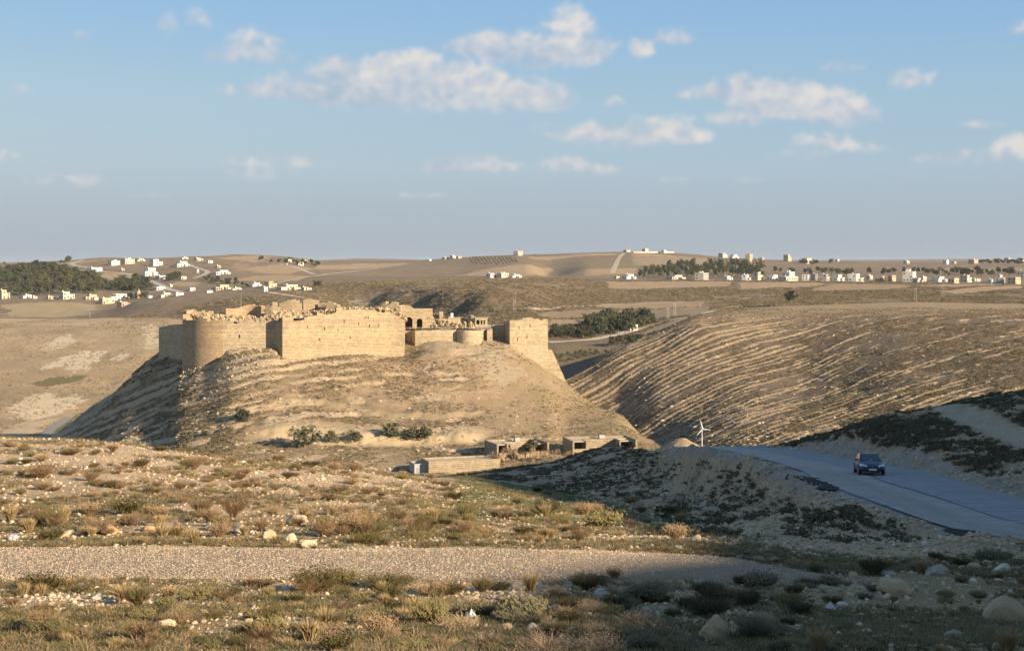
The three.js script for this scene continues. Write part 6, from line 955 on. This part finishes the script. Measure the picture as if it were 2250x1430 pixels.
// ---------------------------------------------------------------- car, wind turbine, litter
{
  const car = thing('car', 'dark blue sedan driving towards the viewer on the shaded road', 'car'), paintBlue = new THREE.MeshPhysicalMaterial({ color: col(0.012, 0.022, 0.075), roughness: 0.5, clearcoat: 0.25, clearcoatRoughness: 0.1 }), glass = new THREE.MeshPhysicalMaterial({ color: col(0.02, 0.025, 0.03), roughness: 0.05, clearcoat: 1 }), black = std(col(0.02, 0.02, 0.02), 0.7), chrome = std(col(0.6, 0.6, 0.62), 0.25, { metalness: 1 }), lamp = new THREE.MeshPhysicalMaterial({ color: col(0.62, 0.64, 0.66), roughness: 0.15, clearcoat: 1 });
  // body: cross sections from the tail (-z) to the nose (+z): [z, half width, sill, belt or bonnet height, crown]
  const secs = [[-2.2, 0.62, 0.42, 0.86, 0.90], [-2.12, 0.76, 0.30, 0.95, 0.99], [-1.75, 0.83, 0.24, 0.98, 1.02], [-0.9, 0.86, 0.22, 0.96, 0.98], [0.2, 0.86, 0.22, 0.93, 0.95], [0.95, 0.86, 0.22, 0.90, 0.95], [1.6, 0.84, 0.22, 0.78, 0.84], [1.98, 0.80, 0.24, 0.66, 0.72], [2.14, 0.72, 0.28, 0.56, 0.62], [2.22, 0.60, 0.34, 0.46, 0.50]];
  const ring = ([z, w, lo, hi, cr]) => { const R = [[-w * 0.9, lo], [-w, lo + 0.12], [-w * 1.01, (lo + hi) / 2], [-w * 0.97, hi - 0.03], [-w * 0.86, hi + 0.02], [-w * 0.45, cr], [0, cr + 0.01]]; return [...R, ...R.slice(0, -1).reverse().map(([x, y]) => [-x, y])].map(([x, y]) => [x, y, z]); };
  const loft = (ss) => { const pos = [], idx = [], R = ss.map(ring), n = R[0].length; for (const q of R) for (const p of q) pos.push(...p); for (let j = 0; j < R.length - 1; j++) for (let i = 0; i < n; i++) { const k = (i + 1) % n, a = j * n + i, b = j * n + k, c = (j + 1) * n + k, d = (j + 1) * n + i; idx.push(a, b, c, a, c, d); } for (let i = 1; i < n - 1; i++) { idx.push(0, i + 1, i); const o = (R.length - 1) * n; idx.push(o, o + i, o + i + 1); } const g = new THREE.BufferGeometry(); g.setAttribute('position', new THREE.Float32BufferAttribute(pos, 3)); g.setIndex(idx); g.computeVertexNormals(); return g; };
  const body = part('body', loft(secs), paintBlue, car);
  // cabin: roof with pillars and panes
  const quadGeo = (...q) => new MB().quad(...q).geo(), wb = 0.74, wt = 0.56, yb = 0.93, yt = 1.40, F0 = 0.98, F1 = 0.22, B0 = -1.62, B1 = -0.98;
  const cab = new MB(), c = { fl: [-wb, yb, F0], fr: [wb, yb, F0], tl: [-wt, yt, F1], tr: [wt, yt, F1], bl: [-wb, yb + 0.03, B0], br: [wb, yb + 0.03, B0], ul: [-wt, yt - 0.02, B1], ur: [wt, yt - 0.02, B1] };
  cab.quad(c.fl, c.fr, c.tr, c.tl); cab.quad(c.br, c.bl, c.ul, c.ur); cab.quad(c.bl, c.fl, c.tl, c.ul); cab.quad(c.fr, c.br, c.ur, c.tr); const rm = [[-wt, yt, F1], [wt, yt, F1], [wt, yt - 0.02, B1], [-wt, yt - 0.02, B1]], mid = [0, yt + 0.05, (F1 + B1) / 2]; for (let k = 0; k < 4; k++) cab.tri(rm[k], rm[(k + 1) % 4], mid);
  part('cabin', cab.geo(), paintBlue, car);
  const inset = (q, s, o) => { const m = [0, 1, 2].map((k) => (q[0][k] + q[1][k] + q[2][k] + q[3][k]) / 4); return q.map((p) => [0, 1, 2].map((k) => m[k] + (p[k] - m[k]) * s + o[k])); };
  part('windscreen', quadGeo(...inset([c.fl, c.fr, c.tr, c.tl], 0.9, [0, 0.012, 0.012])), glass, car); part('rear_window', quadGeo(...inset([c.br, c.bl, c.ul, c.ur], 0.86, [0, 0.012, -0.012])), glass, car);
  for (const s of [-1, 1]) { const q = s < 0 ? [c.bl, c.fl, c.tl, c.ul] : [c.fr, c.br, c.ur, c.tr]; part('side_window', quadGeo(...inset(q, 0.84, [s * 0.012, 0.005, 0])), glass, car); }
  const wheelG = new THREE.CylinderGeometry(0.31, 0.31, 0.2, 20).rotateZ(Math.PI / 2), rimG = new THREE.CylinderGeometry(0.19, 0.19, 0.212, 14).rotateZ(Math.PI / 2);
  for (const z of [1.38, -1.3]) for (const s of [-1, 1]) { const w = new THREE.Group(); w.name = 'wheel'; w.position.set(s * 0.78, 0.31, z); car.add(w); part('tyre', wheelG, black, w); part('rim', rimG, std(col(0.35, 0.35, 0.36), 0.4, { metalness: 0.8 }), w); const a = new THREE.CylinderGeometry(0.37, 0.37, 0.13, 20).rotateZ(Math.PI / 2), arch = part('wheel_arch', a, black, car); arch.position.set(s * 0.806, 0.34, z); }
  for (const s of [-1, 1]) { const g = new MB(); g.quad([s * 0.76, 0.62, 1.98], [s * 0.34, 0.56, 2.20], [s * 0.40, 0.67, 2.13], [s * 0.74, 0.77, 1.86]); g.quad([s * 0.76, 0.62, 1.98], [s * 0.74, 0.77, 1.86], [s * 0.825, 0.72, 1.72], [s * 0.83, 0.62, 1.8]); const h = part('headlight', g.geo(), lamp, car); h.position.z = 0.035; h.position.y = 0.01; const m = new MB(); m.box(s * 0.93, 0.98, 0.72, 0.2, 0.13, 0.1); m.box(s * 0.83, 0.95, 0.74, 0.1, 0.04, 0.05); part('mirror', m.geo(), s > 0 ? chrome : paintBlue, car); }
  const gr = new MB(); gr.box(0, 0.50, 2.235, 0.62, 0.09, 0.04); part('grille', gr.geo(), black, car); const pl = new MB(); pl.box(0, 0.40, 2.262, 0.52, 0.115, 0.02); part('licence_plate', pl.geo(), std(col(0.72, 0.72, 0.70), 0.5), car); const bu = new MB(); bu.box(0, 0.28, 2.17, 1.25, 0.12, 0.16); part('bumper', bu.geo(), black, car);
  const em = new MB(); for (const [x, y] of [[0, 0.565], [-0.035, 0.525], [0.035, 0.525]]) em.quad([x, y - 0.025, 2.235], [x + 0.02, y, 2.235], [x, y + 0.025, 2.235], [x - 0.02, y, 2.235]); part('emblem', em.geo(), chrome, car).position.z = 0.035;
  const st = new MB(); st.box(0.02, 1.0, 0.93, 0.18, 0.035, 0.01); part('dashboard_paper', st.geo(), std(col(0.7, 0.7, 0.68), 0.8), car);
  const d = 98, x = xOf(1910, d), s = (roadY(101) - roadY(95)) / 6; car.position.set(x, roadY(d) + 0.07, -d); car.rotation.set(Math.atan(-s) * -1, -0.13, 0); car.rotation.order = 'YXZ';
}
{ // small wind turbine behind the road
  const d = 290, p = V(1543, 975, d), o = thing('wind_turbine', 'small white three-bladed wind turbine behind the road', 'wind turbine'), white = std(col(0.74, 0.74, 0.72), 0.5), k = d / FL; o.position.set(p[0], Math.min(p[1], ground(p[0], d)), p[2]); const top = (975 - 942) * k + (p[1] - o.position.y);
  part('mast', new MB().bar([0, -0.5, 0], [0, top, 0], 0.11, 0.07, 8).geo(), white, o); part('nacelle', new MB().bar([0, top, -0.45], [0, top, 0.35], 0.12, 0.15, 8).geo(), white, o); part('hub', new THREE.SphereGeometry(0.17, 10, 8).translate(0, top, 0.42), white, o);
  for (const a of [-0.28, 1.72, 3.95]) { const m = new MB(), L = 19 * k, si = Math.sin(a), co = Math.cos(a), q = (r, w, z) => [si * r + co * w, top + co * r - si * w, 0.42 + z]; m.quad(q(0.1, -0.07, 0.05), q(0.1, 0.1, -0.02), q(L, 0.035, 0), q(L, -0.03, 0.01)); m.quad(q(0.1, 0.1, -0.06), q(0.1, -0.07, -0.01), q(L, -0.03, -0.02), q(L, 0.035, -0.03)); m.quad(q(0.1, -0.07, -0.01), q(0.1, -0.07, 0.05), q(L, -0.03, 0.01), q(L, -0.03, -0.02)); m.quad(q(0.1, 0.1, -0.02), q(0.1, 0.1, -0.06), q(L, 0.035, -0.03), q(L, 0.035, 0)); part('blade', m.geo(), white, o); }
  const t = new MB(); t.box(0, top + 0.1, -0.85, 0.03, 0.45, 0.6); part('tail_vane', t.geo(), white, o); o.rotation.y = 0.25;
}
// plastic bags blown into the weeds
const bagMat = new THREE.MeshPhysicalMaterial({ color: col(0.62, 0.63, 0.65), roughness: 0.55, side: THREE.DoubleSide, transmission: 0.25, thickness: 0 });
function bagGeo(seed, tall) { const g = new THREE.IcosahedronGeometry(1, 3), p = g.attributes.position, v = new THREE.Vector3(); for (let k = 0; k < p.count; k++) { v.fromBufferAttribute(p, k); const n = 0.6 + 1.1 * (fbm(v.x * 2.6 + seed, v.y * 2.6 + v.z * 2.4, 3) - 0.25), t = tall ? clamp(1 - (v.y + 0.2) * 0.65, 0.18, 1) : 1; p.setXYZ(k, v.x * n * t, v.y * n * (tall ? 1.1 : 0.6), v.z * n * t); } g.computeVertexNormals(); return g; }
for (const [u, v, w, tall, label] of [[1036, 1364, 26, 1, 'white plastic bag snagged upright on a dry shrub'], [1217, 1340, 26, 0, 'crumpled white plastic bag in the shaded weeds'], [90, 1146, 22, 0, 'crumpled white plastic bag beside a brown shrub past the track'], [28, 1186, 26, 0, 'pale plastic bag lying at the edge of the track'], [1826, 1345, 24, 1, 'white and greenish plastic scrap in the shaded rubble'], [1673, 1212, 14, 0, 'white scrap of plastic at the end of the track']]) { const p = hit(u, v, [SF]); if (!p) continue; const s = w / FL * -p[2] / 2, o = part('plastic_bag', bagGeo(u, tall), bagMat); o.scale.set(s, s * (u === 60 ? 0.4 : 1), s); o.position.set(p[0], p[1] + s * (tall ? 0.9 : 0.3), p[2]); tag(o, label, 'plastic bag'); add(o, 'plastic_bag'); }

scene.fog = new THREE.FogExp2(new THREE.Color().setRGB(0.62, 0.70, 0.80), 0.00003);

scene.traverse((o) => { if (o.isMesh) { o.castShadow = true; o.receiveShadow = true; } });
renderer.render(scene, camera);
